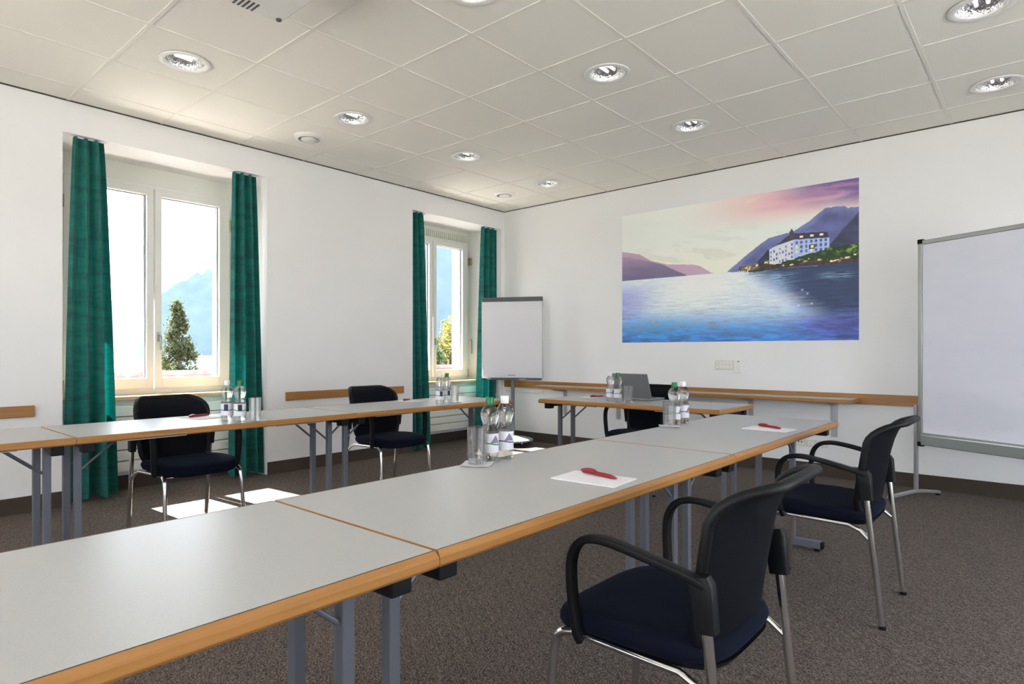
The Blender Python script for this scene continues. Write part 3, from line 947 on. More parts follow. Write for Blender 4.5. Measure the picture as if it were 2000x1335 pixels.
def paint():
    u, v = np.meshgrid((np.arange(NU) + 0.5) / NU, (np.arange(NV) + 0.5) / NV, indexing='ij')
    HZ = 0.487
    img = np.zeros(u.shape + (3,)) + rgb(214, 218, 212)
    # sky
    img = mixc(img, rgb(222, 222, 200), sst(0.75, 0.5, v) * 0.8)
    img = mixc(img, rgb(206, 210, 205), sst(0.25, 0.0, u) * 0.6)
    n1 = fbm(u * 5, v * 9, 1); n2 = fbm(u * 9 + 3, v * 22 + u * 6, 2)
    img = mixc(img, rgb(222, 178, 176), sst(0.25, 0.75, u) * sst(0.74, 0.93, v) * sst(0.35, 0.6, n1 + 0.1) * 0.9)
    img = mixc(img, rgb(196, 150, 176), sst(0.55, 0.9, u) * sst(0.80, 0.96, v) * 0.75)
    dk = sst(0.70, 1.0, u + 0.55 * (v - 0.90)) * sst(0.80, 0.93, v + 0.05 * (n1 - 0.5))
    img = mixc(img, rgb(104, 88, 136), dk)
    img = mixc(img, rgb(176, 130, 168), sst(0.60, 0.9, u) * np.exp(-((v - 0.955 - 0.10 * (n2 - 0.5)) / 0.016) ** 2) * 0.7)
    img = mixc(img, rgb(206, 160, 178), sst(0.55, 0.8, u) * sst(1.0, 0.93, u) * np.exp(-((v - 0.90 - 0.05 * (n1 - 0.5) - 0.12 * (u - 0.8)) / 0.018) ** 2) * 0.75)
    img = mixc(img, rgb(196, 196, 186), sst(0.52, 0.62, n2) * sst(0.9, 0.6, v) * (v > HZ) * 0.4)
    # far hills at the left
    far = np.interp(u[:, 0], [0, .089, .149, .229, .347, .387, .439], [.717, .684, .624, .583, .565, .548, .492])[:, None]
    jag = 0.006 * (fbm(u * 40, v * 0 + 3, 5) - 0.5)
    mk_ = (v < far + jag) & (u < 0.45)
    img = np.where(mk_[..., None], rgb(178, 150, 172) * (0.92 + 0.16 * n1[..., None]), img)
    drk = np.interp(u[:, 0], [0, .096, .207, .278, .33], [.676, .643, .586, .527, .486])[:, None]
    md = (v < drk + jag) & (u < 0.335)
    img = np.where(md[..., None], (rgb(112, 104, 134) + (rgb(150, 128, 156) - rgb(112, 104, 134)) * sst(.5, .68, v)[..., None]) * (0.9 + 0.2 * n2[..., None]), img)
    # mountain at the right
    rg = np.interp(u[:, 0], [.503, .576, .629, .676, .721, .771, .798, .835, .887, .952, .962, 1.0], [.485, .58, .641, .691, .706, .715, .743, .777, .843, .838, .822, .820])[:, None]
    mr = (v < rg + jag * 1.2) & (u > 0.5)
    cm = rgb(96, 102, 152)[None, None] * (0.72 + 0.5 * fbm(u * 14 + v * 8, v * 16 - u * 8, 7)[..., None])
    cm = cm + (rgb(128, 136, 178) - cm) * (0.5 * sst(0.06, 0.0, np.abs(rg - v) - 0.0))[..., None]
    img = np.where(mr[..., None], cm, img)
    dr = np.interp(u[:, 0], [.86, .899, .937, 1.0], [.50, .60, .675, .787])[:, None]
    m3 = (v < dr + 0.02 * (n2 - 0.5)) & (u > 0.86)
    img = np.where(m3[..., None], rgb(62, 64, 92) * (0.75 + 0.5 * n2[..., None]), img)
    # dark trees behind the hotel
    tb = (np.interp(u[:, 0], [.56, .62, .67, .70], [.49, .52, .61, .60])[:, None] + 0.03 * (n2 - 0.5) > v) & (u > .56) & (u < .70) & (v < rg)
    img = np.where(tb[..., None], rgb(48, 58, 74) * (0.7 + 0.6 * n2[..., None]), img)
    # hotel
    left = inpoly(u, v, [(.678, .510), (.678, .612), (.719, .649), (.771, .662), (.771, .530), (.715, .505)])
    img = np.where(left[..., None], rgb(196, 202, 226), img)
    right = inpoly(u, v, [(.771, .662), (.899, .651), (.899, .560), (.771, .530)])
    img = np.where(right[..., None], rgb(158, 176, 218), img)
    roof = inpoly(u, v, [(.690, .628), (.719, .652), (.748, .690), (.771, .703), (.892, .690), (.899, .651), (.771, .662)])
    img = np.where(roof[..., None], rgb(58, 56, 74), img)
    tw = inpoly(u, v, [(.755, .668), (.755, .712), (.764, .738), (.773, .712), (.773, .668)])
    img = np.where(tw[..., None], rgb(70, 66, 84), img)
    def win(cu, cv, w, h, col):
        nonlocal img
        q = (np.abs(u - cu) < w) & (np.abs(v - cv) < h)
        img = np.where(q[..., None], col, img)
    rs = np.random.RandomState(4)
    for k in range(8):
        cu = .685 + k * .0115; base = .612 + (cu - .678) * .50
        for r in range(4):
            win(cu, min(base, .655) - .022 - r * .028, .0028, .008, rgb(228, 206, 168) if rs.rand() < .35 else rgb(92, 98, 130))
    for k in range(7):
        cu = .783 + k * .0175
        for r in range(3):
            win(cu, .640 - r * .030, .004, .009, rgb(238, 214, 160) if rs.rand() < .25 else rgb(78, 88, 124))
    for cu in (.800, .838, .872): win(cu, .676, .007, .007, rgb(226, 214, 190))
    win(.838, .604, .011, .014, rgb(60, 62, 78)); win(.840, .606, .005, .008, rgb(240, 214, 140))
    # lit promenade trees and terrace lights
    nt = fbm(u * 60, v * 45, 9, 4, 0.65)
    tt = np.interp(u[:, 0], [.70, .76, .814, .902, 1.0], [.505, .535, .556, .588, .597])[:, None] + 0.028 * (nt - 0.5)
    tm = (v < tt) & (v > .485) & (u > .70)
    gcol = rgb(38, 62, 36)[None, None] + (rgb(138, 168, 70) - rgb(38, 62, 36)) * (sst(.45, .72, nt) * sst(.78, .98, u) * sst(.51, .575, v))[..., None]
    img = np.where(tm[..., None], gcol, img)
    low = (v < .515 + .02 * (nt - .5)) & (v > .484) & (u > .555)
    img = np.where(low[..., None], rgb(64, 52, 48) * (0.6 + 0.8 * nt[..., None]), img)
    warm = sst(.52, .70, fbm(u * 75, v * 70, 13, 3)) * np.exp(-((v - .512 - .012 * np.sin(u * 40)) / .012) ** 2) * sst(.555, .60, u)
    img = mixc(img, rgb(255, 222, 158), warm * 1.3)
    img = mixc(img, rgb(250, 200, 120), 0.7 * np.exp(-(((u - .60) / .035) ** 2 + ((v - .503) / .010) ** 2)) * sst(.4, .6, nt))
    # water
    wtr = v < np.interp(u[:, 0], [0, .5, .56, .62, .72, 1.0], [.487, .487, .480, .470, .482, .472])[:, None]
    d = np.clip((HZ - v) / HZ, 0, 1)
    rp = fbm(u * 16 + 5, v * 110 * (1.35 - d), 21, 4, 0.6)
    rp2 = fbm(u * 34 + 1, v * 210, 22, 3, 0.6)
    rip = 0.6 * rp + 0.4 * rp2
    W = np.zeros_like(img) + rgb(196, 206, 222)
    W = mixc(W, rgb(150, 156, 206), sst(.25, .0, u) * sst(0, .3, d))
    W = mixc(W, rgb(224, 230, 220), np.exp(-((u - .40 + .10 * d) / .17) ** 2) * sst(.75, .15, d))
    W = mixc(W, rgb(126, 166, 214), sst(.40, .85, d + .35 * (rip - .5)) * 0.9)
    W = mixc(W, rgb(66, 118, 186), sst(.60, .98, d + .45 * (rip - .5)))
    W = mixc(W, rgb(52, 140, 190), np.exp(-(((u - .18) / .2) ** 2 + ((d - .78) / .14) ** 2)) * sst(.42, .6, rip) * .9)
    shade = sst(.54, .70, u - .38 * d + .16 * (rip - .5)) * sst(1.0, .55, d + .25 * (rip - .5))
    W = mixc(W, rgb(44, 58, 92), shade * .95)
    W = mixc(W, rgb(66, 78, 150), sst(.7, 1.0, u) * sst(.45, .9, d) * .75)
    W = mixc(W, rgb(86, 78, 160), np.exp(-(((u - .90) / .12) ** 2 + ((d - .80) / .10) ** 2)) * .6)
    rf = np.exp(-((u - .715) / .055) ** 2) * sst(.02, .12, d) * sst(.46, .2, d) * sst(.42, .62, rip)
    W = mixc(W, rgb(140, 178, 214), rf)
    rf2 = (np.exp(-((u - .90) / .035) ** 2) + np.exp(-((u - .955) / .025) ** 2)) * np.exp(-((d - .16) / .045) ** 2) * sst(.4, .6, rip)
    W = mixc(W, rgb(120, 156, 176), rf2 * .8)
    W = W * (0.86 + 0.28 * rip[..., None]) * (1 + (sst(.3, .8, d) * .9 * (rip - .5))[..., None])
    img = np.where(wtr[..., None], W, img)
    for cu, cv in ((.803, .33), (.822, .305), (.790, .23), (.838, .238), (.70, .27)):
        img = mixc(img, rgb(214, 220, 240), .8 * np.exp(-(((u - cu) / .004) ** 2 + ((v - cv) / .006) ** 2)))
    for k in range(6):          # mooring posts of the jetty
        q = (np.abs(u - (.552 + k * .008)) < .002) & (np.abs(v - .472) < .016)
        img = np.where(q[..., None], rgb(214, 220, 232), img)
    return np.clip(img, 0, 1)
P = paint()
lin = np.where(P <= 0.04045, P / 12.92, ((P + 0.055) / 1.055) ** 2.4)
lin = np.clip(lin / 0.74, 0.004, 0.95)
gu = np.linspace(MX0, MX1, NU + 1); gv = np.linspace(MZ0, MZ1, NV + 1)
A, B = np.meshgrid(gu, gv, indexing='ij')
vv = np.stack([A - (MX0 + MX1) / 2, np.zeros_like(A), B - MZ0], -1).reshape(-1, 3)
i_, j_ = np.meshgrid(np.arange(NU), np.arange(NV), indexing='ij')
i_ = i_.ravel(); j_ = j_.ravel()
q0 = i_ * (NV + 1) + j_
quads = np.stack([q0, q0 + NV + 1, q0 + NV + 2, q0 + 1], 1).astype(np.int32)
me = bpy.data.meshes.new('mural_print')
me.vertices.add(len(vv)); me.vertices.foreach_set('co', vv.astype(np.float32).ravel())
me.loops.add(quads.size); me.loops.foreach_set('vertex_index', quads.ravel())
me.polygons.add(len(quads)); me.polygons.foreach_set('loop_start', np.arange(0, quads.size, 4, dtype=np.int32))
me.update(calc_edges=True)
att = me.color_attributes.new('print', 'FLOAT_COLOR', 'CORNER')
cc = np.concatenate([lin.reshape(-1, 3), np.ones((NU * NV, 1))], 1)
att.data.foreach_set('color', np.repeat(cc, 4, axis=0).astype(np.float32).ravel())
m = M['print'] = mk('satin_photo_print', (0.5, 0.5, 0.5), 0.55)
an = add(m, 'ShaderNodeAttribute'); an.attribute_name = 'print'
setcol(m, an.outputs['Color'])
me.materials.append(m)
mural = tag(empty('wall_mural', ((MX0 + MX1) / 2, YW, MZ0)), 'large photo mural of a lakeside hotel at dusk with blue water', 'mural')
po = bpy.data.objects.new('print', me); COL.objects.link(po); po.parent = mural; po.location = (0, -0.0065, 0)
MB().box(-(MX1 - MX0) / 2, (MX1 - MX0) / 2, -0.006, 0, 0, MZ1 - MZ0).build('backing_panel', M['white_plastic'], mural)

# ------------------------------------------------------------------ ceiling fixtures
def make_downlight():
    r = empty('downlight')
    MB().lathe([(0.147, 0.0), (0.146, -0.005), (0.140, -0.008), (0.120, -0.007), (0.112, -0.004), (0.110, 0.004), (0.112, 0.010), (0.147, 0.006)], 40, cap0=False, cap1=False).build('trim_ring', M['white_plastic'], r, smooth=True)
    MB().lathe([(0.111, 0.0), (0.109, 0.016), (0.101, 0.032), (0.084, 0.045), (0.05, 0.053), (0.001, 0.056)], 36, cap0=False, cap1=True).build('reflector', M['reflector'], r, smooth=True)
    for s in (-1, 1):
        MB().tube([(s * 0.025, -0.05, 0.036), (s * 0.025, 0.05, 0.036)], 0.009, 10).build('tube_bulb', M['bulb'], r, smooth=True)
    return r
m = M['bulb'] = mk('frosted_bulb', (0.9, 0.9, 0.88), 0.4)
bsdf(m).inputs['Emission Color'].default_value = (1.0, 0.93, 0.82, 1)
bsdf(m).inputs['Emission Strength'].default_value = 1.2
dl0 = make_downlight()
DL_LABELS = ['round recessed downlight nearest the large window, leftmost in the ceiling',
             'round recessed downlight second in the window row, beside a ceiling vent',
             'round recessed downlight third in the window row',
             'smallest round recessed downlight, near the far corner of the ceiling',
             'round recessed downlight cut by the top picture edge, middle ceiling row',
             'round recessed downlight in the middle row, second from the top edge',
             'round recessed downlight in the middle row, closest to the mural wall',
             'round recessed downlight at the top right, above the pinboard, nearer one',
             'round recessed downlight at the right edge, close to the mural wall']
for k, (x, y) in enumerate(LIGHTS):
    d = dl0 if k == 0 else copy_tree(dl0)
    d.location = (x, y, HC)
    tag(d, DL_LABELS[k], 'downlight', 'recessed downlights')
def make_vent():
    r = empty('ceiling_vent')
    MB().lathe([(0.122, 0.004), (0.120, -0.008), (0.105, -0.020), (0.088, -0.022), (0.084, -0.010), (0.083, 0.02)], 36, cap0=False, cap1=False).build('ring', M['white_plastic'], r, smooth=True)
    MB().lathe([(0.060, -0.028), (0.066, -0.024), (0.060, -0.010), (0.012, 0.01), (0.010, 0.04)], 36).build('cone', M['white_plastic'], r, smooth=True)
    MB().lathe([(0.0835, 0.030), (0.0835, 0.034)], 24).build('throat', M['dark_hole'], r)
    return r
v0 = make_vent()
for k, (x, y) in enumerate(VENTS):
    d = v0 if k == 0 else copy_tree(v0)
    d.location = (x, y, HC)
    tag(d, ['white round ceiling vent between the two windows', 'white round ceiling vent in the far ceiling corner'][k], 'vent', 'ceiling vents')
pj = tag(empty('projector', (-2.60, 1.42, HC)), 'white ceiling-mounted projector cut by the top picture edge', 'projector')
MB().box(-0.235, 0.235, -0.17, 0.17, -0.185, -0.085).build('body', M['white_plastic'], pj, bev=0.014, seg=3)
MB().lathe([(0.028, -0.09), (0.028, 0.0)], 16).build('mount_pole', M['white_plastic'], pj, smooth=True)
MB().lathe([(0.09, -0.012), (0.09, 0.0)], 24).build('mount_plate', M['white_plastic'], pj)
MB().lathe([(0.045, 0.0), (0.045, 0.03), (0.036, 0.034)], 20).build('lens', M['dark_hole'], pj, smooth=True, loc=(0.11, 0.165, -0.135), rot=(math.radians(-90), 0, 0))
for x, y in ((-0.20, 0.14), (0.20, 0.14), (-0.20, -0.14), (0.20, -0.14)):
    MB().lathe([(0.012, -0.193), (0.014, -0.184)], 12, (x, y, 0)).build('foot', M['charcoal'], pj)
for k in range(5):
    MB().box(-0.226 + 0.0, -0.150, -0.08 + k * 0.022, -0.07 + k * 0.022, -0.1865, -0.185).build('vent_slot', M['charcoal'], pj)
MB().box(-0.05, 0.09, -0.03, 0.05, -0.187, -0.185).build('label_plate', M['steel_light'], pj)

# ------------------------------------------------------------------ things on the tables
def label_mat(kind):
    m = mk('bottle_label_' + kind, (0.8, 0.8, 0.84), 0.5)
    tc = add(m, 'ShaderNodeTexCoord')
    sp = add(m, 'ShaderNodeSeparateXYZ')
    L = m.node_tree.links
    L.new(tc.outputs['Object'], sp.inputs[0])
    def mth(op, a, b):
        n = add(m, 'ShaderNodeMath', operation=op)
        for k, x in enumerate((a, b)):
            if isinstance(x, (int, float)): n.inputs[k].default_value = x
            else: L.new(x, n.inputs[k])
        return n.outputs[0]
    ang = mth('ARCTAN2', sp.outputs['Y'], sp.outputs['X'])
    z = sp.outputs['Z']
    wav = mth('MULTIPLY', mth('SINE', mth('MULTIPLY', ang, 2.0), 0.0), 0.003)
    band = mth('LESS_THAN', mth('ABSOLUTE', mth('SUBTRACT', mth('ADD', z, wav), 0.063), 0.0), 0.0022)
    # printed peak: a triangle above the band
    peak = mth('MULTIPLY', mth('LESS_THAN', z, mth('SUBTRACT', 0.094, mth('MULTIPLY', mth('ABSOLUTE', mth('SUBTRACT', ang, 0.3), 0.0), 0.045))), mth('GREATER_THAN', z, 0.066))
    panel = mth('MULTIPLY', mth('LESS_THAN', mth('ABSOLUTE', mth('SUBTRACT', ang, -2.4), 0.0), 0.35), mth('LESS_THAN', mth('ABSOLUTE', mth('SUBTRACT', z, 0.078), 0.0), 0.017))
    def mix(c1, c2, f):
        n = add(m, 'ShaderNodeMix', data_type='RGBA')
        L.new(f, n.inputs[0])
        if isinstance(c1, tuple): n.inputs[6].default_value = (*c1, 1)
        else: L.new(c1, n.inputs[6])
        n.inputs[7].default_value = (*c2, 1)
        return n.outputs[2]
    c = mix((0.72, 0.71, 0.76), (0.20, 0.17, 0.25), peak)
    c = mix(c, (0.0, 0.22, 0.06) if kind == 'green' else (0.03, 0.05, 0.22), band)
    c = mix(c, (0.02, 0.015, 0.03), panel)
    setcol(m, c)
    return m
M['label_green'] = label_mat('green'); M['label_blue'] = label_mat('blue')
BP = [(0.024, 0.0), (0.030, 0.003), (0.0315, 0.012), (0.0300, 0.028), (0.0310, 0.032), (0.0312, 0.060), (0.0310, 0.100), (0.0300, 0.106), (0.0255, 0.118), (0.0235, 0.126), (0.0255, 0.136),
      (0.0302, 0.150), (0.0318, 0.163), (0.0300, 0.176), (0.0235, 0.188), (0.0160, 0.196), (0.0130, 0.200), (0.0128, 0.206)]
def make_bottle(green):
    r = empty('water_bottle')
    petal = lambda i, z: 1 - (0.06 * (0.5 + 0.5 * math.cos(i * 2 * math.pi / 8)) if z < 0.024 else 0)
    MB().lathe(BP, 40, fac=petal).build('body', M['water_bottle'], r, smooth=True)
    MB().lathe([(0.0318, 0.033), (0.0319, 0.060), (0.0317, 0.099)], 40, cap0=False, cap1=False).build('label_wrap', M['label_green' if green else 'label_blue'], r, smooth=True)
    cp = MB().lathe([(0.0150, 0.2005), (0.0152, 0.203), (0.0150, 0.221), (0.0138, 0.2235)], 30, fac=lambda i, z: 1.0 if i % 2 else 0.97)
    cp.build('screw_cap', M['green_cap' if green else 'white_cap'], r, smooth=True, auto=60)
    MB().lathe([(0.0148, 0.1965), (0.0148, 0.1998)], 24).build('neck_ring', M['green_cap' if green else 'white_cap'], r)
    return r
def make_glass():
    r = empty('drinking_glass')
    MB().lathe([(0.026, 0.0), (0.029, 0.001), (0.030, 0.006), (0.0340, 0.124), (0.0335, 0.126), (0.0325, 0.124), (0.0285, 0.016), (0.020, 0.013), (0.002, 0.0125)], 36).build('tumbler', M['tumbler'], r, smooth=True, auto=60)
    return r
def make_napkin():
    pts, f = [], []
    n = 8
    for k, dz in enumerate((0.0005, 0.0018)):
        for j in range(n + 1):
            for i in range(n + 1):
                x = -0.05 + 0.10 * i / n; y = -0.05 + 0.10 * j / n
                e = max(0, (abs(x) + abs(y) - 0.055)) * 0.05
                pts.append((x, y, dz + e))
    m1 = (n + 1) ** 2
    for j in range(n):
        for i in range(n):
            a = j * (n + 1) + i
            f += [(a, a + n + 1, a + n + 2, a + 1), (m1 + a, m1 + a + 1, m1 + a + n + 2, m1 + a + n + 1)]
    b = MB().poly(pts, f)
    return b
gb, wb, gl = make_bottle(True), make_bottle(False), make_glass()
SETS = [  # green bottle, white-capped bottle, glass, place words
    ((-1.462, 1.610), (-1.464, 1.692), (-1.450, 1.532), 'on the front table beside the foreground notepaper', 0.0),
    ((-1.462, 3.040), (-1.466, 3.150), (-1.455, 2.968), 'on the far front table, before the laptop table', 0.3),
    ((-2.475, 4.185), (-2.560, 4.215), (-2.365, 4.150), 'beside the laptop', 0.2),
    ((-3.325, 1.622), (-3.400, 1.585), (-3.292, 1.692), 'on the window row before the large window', 2.4),
    ((-3.368, 3.232), (-3.345, 3.140), (-3.362, 3.308), 'on the window row before the small window', 2.6),
]
used = [0, 0, 0]
for k, (a, bq, c, where, rot) in enumerate(SETS):
    o = gb if k == 0 else copy_tree(gb)
    o.location = (*a, TOP); o.rotation_euler = (0, 0, -0.45 + rot)
    tag(o, 'clear water bottle with green cap ' + where, 'bottle', 'water bottles')
    o = wb if k == 0 else copy_tree(wb)
    o.location = (*bq, TOP); o.rotation_euler = (0, 0, -0.6 + rot)
    tag(o, 'clear water bottle with white cap ' + where, 'bottle', 'water bottles')
    nap = make_napkin().build('paper_napkin', M['paper'], smooth=True)
    nap.location = (*c, TOP); nap.rotation_euler = (0, 0, 0.55)
    tag(nap, 'small white napkin under the glass ' + where, 'napkin', 'napkins')
    o = gl if k == 0 else copy_tree(gl)
    o.location = (*c, TOP + 0.002)
    tag(o, 'empty drinking glass on a napkin ' + where, 'glass', 'drinking glasses')

def make_pen():
    r = empty('ballpoint_pen')
    # barrel along +x with tapered tip, flat clip head at the rear
    MB().tube([(-0.070, 0, 0.0075), (-0.03, 0, 0.0075), (0.045, 0, 0.0068), (0.060, 0, 0.0058), (0.070, 0, 0.0045)], [0.0062, 0.0062, 0.0060, 0.0045, 0.0018], 14).build('barrel', M['red'], r, smooth=True)
    MB().tube(smooth_path([(-0.074, 0, 0.0085), (-0.066, 0, 0.0115), (-0.045, 0, 0.0135), (-0.024, 0, 0.0115), (-0.016, 0, 0.0085)], 4), [1.0 * x for x in ([0.45] + [0.9] * 5 + [1.15] * 6 + [0.9] * 4 + [0.35])], sec=rrect(0.0095, 0.0040, 0.003, 3), side=(0, 1, 0)).build('clip', M['red'], r, smooth=True)
    return r
pen0 = make_pen()
PADS = [  # paper centre, angle, pen centre, pen angle, words
    ((-1.022, 1.588), 4, (-1.022, 1.622), -12, 'on the front table by the foreground armchair'),
    ((-1.035, 3.188), -3, (-1.042, 3.225), -28, 'on the far front table by the second armchair'),
    ((-3.690, 1.560), 8, (-3.715, 1.570), 110, 'on the window row before the first window chair'),
    ((-3.715, 3.180), 6, (-3.755, 3.175), 120, 'on the window row before the second window chair'),
    ((-2.900, 4.470), 95, (-2.845, 4.480), 70, 'on the laptop table left of the bottles'),
]
for k, (p, a, q, pa, where) in enumerate(PADS):
    d = MB().box(-0.105, 0.105, -0.074, 0.074, 0.0, 0.003).build('note_paper', M['paper'])
    d.location = (*p, TOP + 0.0004); d.rotation_euler = (0, 0, math.radians(a))
    tag(d, 'white sheets of notepaper ' + where, 'notepaper', 'notepaper')
    o = pen0 if k == 0 else copy_tree(pen0)
    o.location = (*q, TOP + 0.0034); o.rotation_euler = (0, 0, math.radians(pa))
    tag(o, 'red ballpoint pen lying on the notepaper ' + where, 'pen', 'red pens')

lt = tag(empty('laptop', (-2.478, 4.425, TOP)), 'open silver laptop seen from behind on the table before the mural', 'laptop')
MB().box(-0.160, 0.160, 0.0, 0.222, 0.002, 0.016).build('base', M['laptop'], lt, bev=0.003)
ld_ = MB().box(-0.160, 0.160, -0.003, 0.003, 0.0, 0.212).build('lid', M['laptop'], lt, bev=0.002, loc=(0, 0.006, 0.014), rot=(math.radians(21), 0, 0))
MB().box(-0.150, 0.150, 0.003, 0.0036, 0.010, 0.200).build('screen', M['dark_hole'], ld_)
MB().box(0.118, 0.134, -0.0036, -0.003, 0.196, 0.202).build('maker_mark', M['charcoal'], ld_)
MB().box(-0.14, 0.14, 0.035, 0.135, 0.016, 0.0175).build('keyboard', M['black'], lt)
MB().box(-0.05, 0.05, 0.150, 0.205, 0.016, 0.0168).build('touchpad', M['steel_light'], lt)

# ------------------------------------------------------------------ outdoors
m = M['parapet'] = mk('red_brown_coping', (0.33, 0.20, 0.18), 0.9)
v = coords(m)
setcol(m, ramp(m, noise(m, v, 9, 4), [(0.35, (0.13, 0.085, 0.08)), (0.65, (0.21, 0.15, 0.145))]))
M['lawn'] = mk('garden_ground', (0.13, 0.13, 0.09), 0.95)
m = M['lake'] = mk('lake_water', (0.10, 0.16, 0.20), 0.12)
v = coords(m, (0.02, 0.02, 0.02))
bump(m, noise(m, v, 6, 3), 0.2, 1.0)
m = M['rock'] = mk('hazy_forest_mountain', (0.13, 0.18, 0.25), 1.0)  # blue distance haze is mixed into the base colour
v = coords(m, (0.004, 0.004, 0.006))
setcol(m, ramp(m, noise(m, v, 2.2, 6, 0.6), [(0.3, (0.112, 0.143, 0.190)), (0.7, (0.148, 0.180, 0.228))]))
M['far_rock'] = mk('haze_paled_mountain', (0.26, 0.29, 0.33), 1.0)  # paler tone puts the thicker haze into the colour
M['bark'] = mk('brown_bark', (0.10, 0.07, 0.045), 0.9)
def leafmat(name, c0, c1):
    m = mk(name, c0, 0.7)
    v = coords(m)
    setcol(m, ramp(m, noise(m, v, 5, 3), [(0.35, c0), (0.65, c1)]))
    tr = add(m, 'ShaderNodeBsdfTranslucent'); tr.inputs['Color'].default_value = (*[min(1, x * 1.6) for x in c1], 1)
    mx = add(m, 'ShaderNodeMixShader'); mx.inputs[0].default_value = 0.3
    m.node_tree.links.new(bsdf(m).outputs[0], mx.inputs[1]); m.node_tree.links.new(tr.outputs[0], mx.inputs[2])
    m.node_tree.links.new(mx.outputs[0], m.node_tree.nodes['Material Output'].inputs['Surface'])
    return m
M['leaf_dark'] = leafmat('conifer_needles', (0.022, 0.030, 0.010), (0.062, 0.072, 0.024))
M['leaf_yellow'] = leafmat('yellow_green_leaves', (0.06, 0.07, 0.015), (0.15, 0.13, 0.035))
M['leaf_green'] = leafmat('green_leaves', (0.025, 0.055, 0.014), (0.06, 0.105, 0.03))

struct(MB().box(-60, 60, -60, 60, -3.3, -3.0).build('garden_ground', M['lawn']))
M['bounce_floor'] = mk('pale_bounce_paving', (0.66, 0.61, 0.56), 0.9)  # unseen pale ground, added to bounce sunlight up to the ceiling
struct(MB().box(-9.0, -5.95, -14, 16, -0.35, -0.2).box(-5.95, 12, -14, YN - 0.25, -0.35, -0.2).box(XR + 0.25, 12, YN - 0.25, 16, -0.35, -0.2).build('bounce_paving', M['bounce_floor']))
struct(MB().box(-12000, -60, -9000, 15000, -15.0, -14.0).build('lake_surface', M['lake']))
pw = tag(empty('terrace_wall', (-9.0, 3.0, 0)), 'low red-brown terrace wall outside the windows', 'wall')
MB().box(-0.12, 0.12, -14, 16, -3.0, 0.79).build('wall_body', M['parapet'], pw)
MB().box(-0.16, 0.16, -14, 16, 0.79, 0.845).build('coping', M['parapet'], pw, bev=0.01)

def mountain(name, ridge, depth, seed, label, mat='rock'):
    """ridge: list of (bearing px, height px) as angles -> a real massif kilometres away"""
    rs = np.random.RandomState(seed)
    f, px = 1216.9, 970.6
    s, c = math.sin(math.radians(41.58)), math.cos(math.radians(41.58))
    n = 90
    bx = np.linspace(ridge[0][0], ridge[-1][0], n)
    hp = np.interp(bx, [r[0] for r in ridge], [r[1] for r in ridge])
    hp = hp + (rs.rand(n) - 0.5) * 2.5 * np.clip(hp / 60, 0, 1)
    pts, faces = [], []
    rows = [(0.0, 0.0), (0.04, 0.3), (0.08, 0.6), (0.11, 0.85), (0.13, 1.0), (0.8, 0.75), (1.8, 0.0)]
    for ro, hf in rows:
        for k in range(n):
            D = depth * (1 + 0.35 * ro)
            r = (bx[k] - px) / f
            R = r * D
            zz = -16 + (hp[k] / f * depth * 1.0455 + 16) * hf if hf else -16
            zz += (rs.rand() - 0.5) * 18 * hf * (1 - hf) * 4 if 0 < hf < 1 else 0
            pts.append((R * c - D * s, R * s + D * c, zz))
    for j in range(len(rows) - 1):
        for k in range(n - 1):
            a = j * n + k
            faces.append((a, a + 1, a + n + 1, a + n))
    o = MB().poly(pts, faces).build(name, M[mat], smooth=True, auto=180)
    return tag(o, label, 'mountain')
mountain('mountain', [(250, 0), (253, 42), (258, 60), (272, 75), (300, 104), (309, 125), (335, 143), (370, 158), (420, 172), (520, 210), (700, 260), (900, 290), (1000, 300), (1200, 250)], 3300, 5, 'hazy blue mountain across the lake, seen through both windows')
mountain('mountain', [(-500, 40), (-200, 90), (60, 130), (150, 120), (210, 105), (290, 70), (400, 40)], 7800, 11, 'pale distant mountain behind the curtain in the large window', 'far_rock')

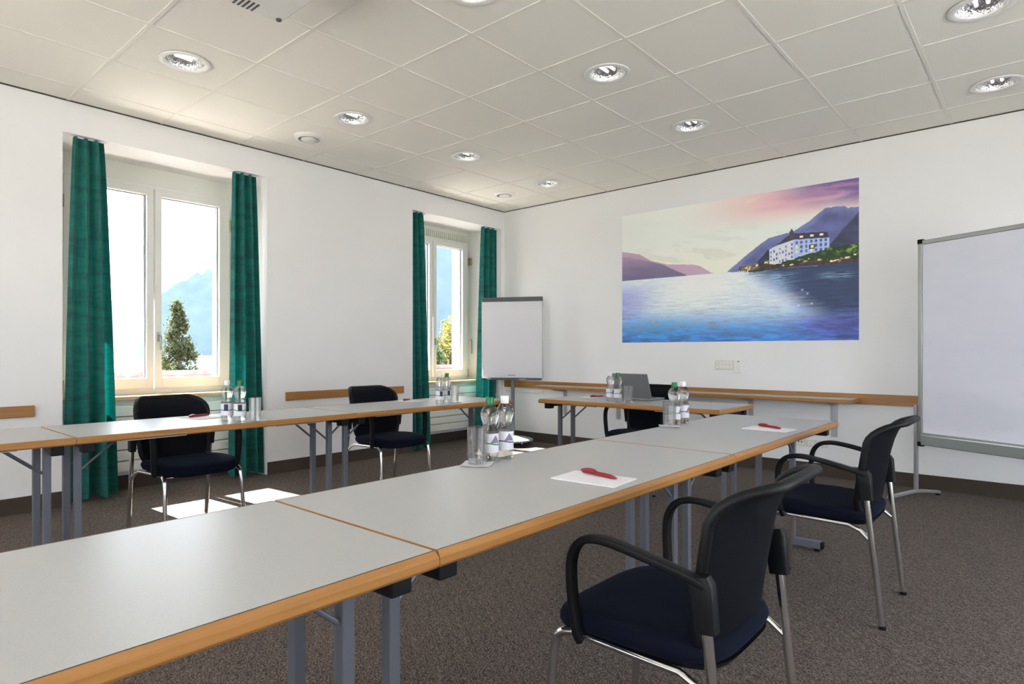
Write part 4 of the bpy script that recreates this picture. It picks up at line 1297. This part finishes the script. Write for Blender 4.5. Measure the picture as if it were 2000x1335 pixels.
def foliage(n, fn, size, seed):
    rs = random.Random(seed)
    b = MB()
    for _ in range(n):
        p, out = fn(rs)
        nn = Vector((rs.gauss(0, 1), rs.gauss(0, 1), rs.gauss(0, 1) + 0.3)).normalized()
        u = nn.orthogonal().normalized()
        u.rotate(Matrix.Rotation(rs.uniform(0, 6.28), 3, nn))
        w = nn.cross(u)
        s = size * rs.uniform(0.6, 1.4)
        p = Vector(p)
        b.poly([p - u * s, p + w * s * 0.45, p + u * s, p - w * s * 0.45 + nn * s * 0.25], [(0, 1, 2, 3)])
    return b
def conifer():
    x, y = -13.4, 5.22
    r = tag(empty('conifer_tree', (x, y, -3.0)), 'dark green conifer with a ragged tip outside the large window', 'tree')
    H = 5.15
    MB().tube([(0, 0, 0), (0.03, 0, 2.5), (0, 0.02, H - 0.1)], [0.12, 0.08, 0.012], 8).build('trunk', M['bark'], r, smooth=True)
    tips = []
    rs0 = random.Random(2)
    for k in range(260):
        t = rs0.random() ** 0.8
        tips.append((t, rs0.uniform(0, 6.283), rs0.uniform(0.75, 1.2)))
    def fn(rs):
        t, a, l = rs.choice(tips)
        R = (0.03 + 1.32 * t) * (l if t > 0.12 else 0.8 * l)
        d = R * rs.random() ** 0.6
        z = H - t * (H - 0.4) - d * 0.10 + rs.gauss(0, 0.05)
        return ((d * math.cos(a) + rs.gauss(0, 0.05), d * math.sin(a) + rs.gauss(0, 0.05), z), None)
    o = foliage(24000, fn, 0.036, 7).build('foliage', M['leaf_dark'], r)
    o['kind'] = 'stuff'
conifer()
def shrub(x, y, zt, rad, mat, seed, label, size=0.06, n=5000):
    r = tag(empty('garden_shrub', (x, y, -3.0)), label, 'shrub')
    H = zt + 3.0
    MB().tube([(0, 0, 0), (0.05, 0.03, H * 0.5), (0, 0, H * 0.85)], [0.10, 0.06, 0.02], 8).build('stem', M['bark'], r, smooth=True)
    cl = []
    rs0 = random.Random(seed)
    for k in range(26):
        a = rs0.uniform(0, 6.283); d = rad * rs0.random() ** 0.5 * 0.8
        cl.append((d * math.cos(a), d * math.sin(a), H * rs0.uniform(0.45, 0.93) - 0.25 * d))
    def fn(rs):
        c = rs.choice(cl)
        v = Vector((rs.gauss(0, 1), rs.gauss(0, 1), rs.gauss(0, 1))).normalized() * rad * 0.36 * rs.random() ** 0.33
        return ((c[0] + v.x, c[1] + v.y, c[2] + v.z), None)
    o = foliage(n, fn, size, seed + 50).build('foliage', mat, r)
    o['kind'] = 'stuff'
shrub(-13.6, 13.15, 2.35, 1.25, M['leaf_yellow'], 31, 'yellow-green shrub outside the small window', 0.07, 7000)
shrub(-11.2, 10.55, 1.55, 0.55, M['leaf_green'], 37, 'dark green shrub in front of the yellow one outside the small window', 0.05, 4000)
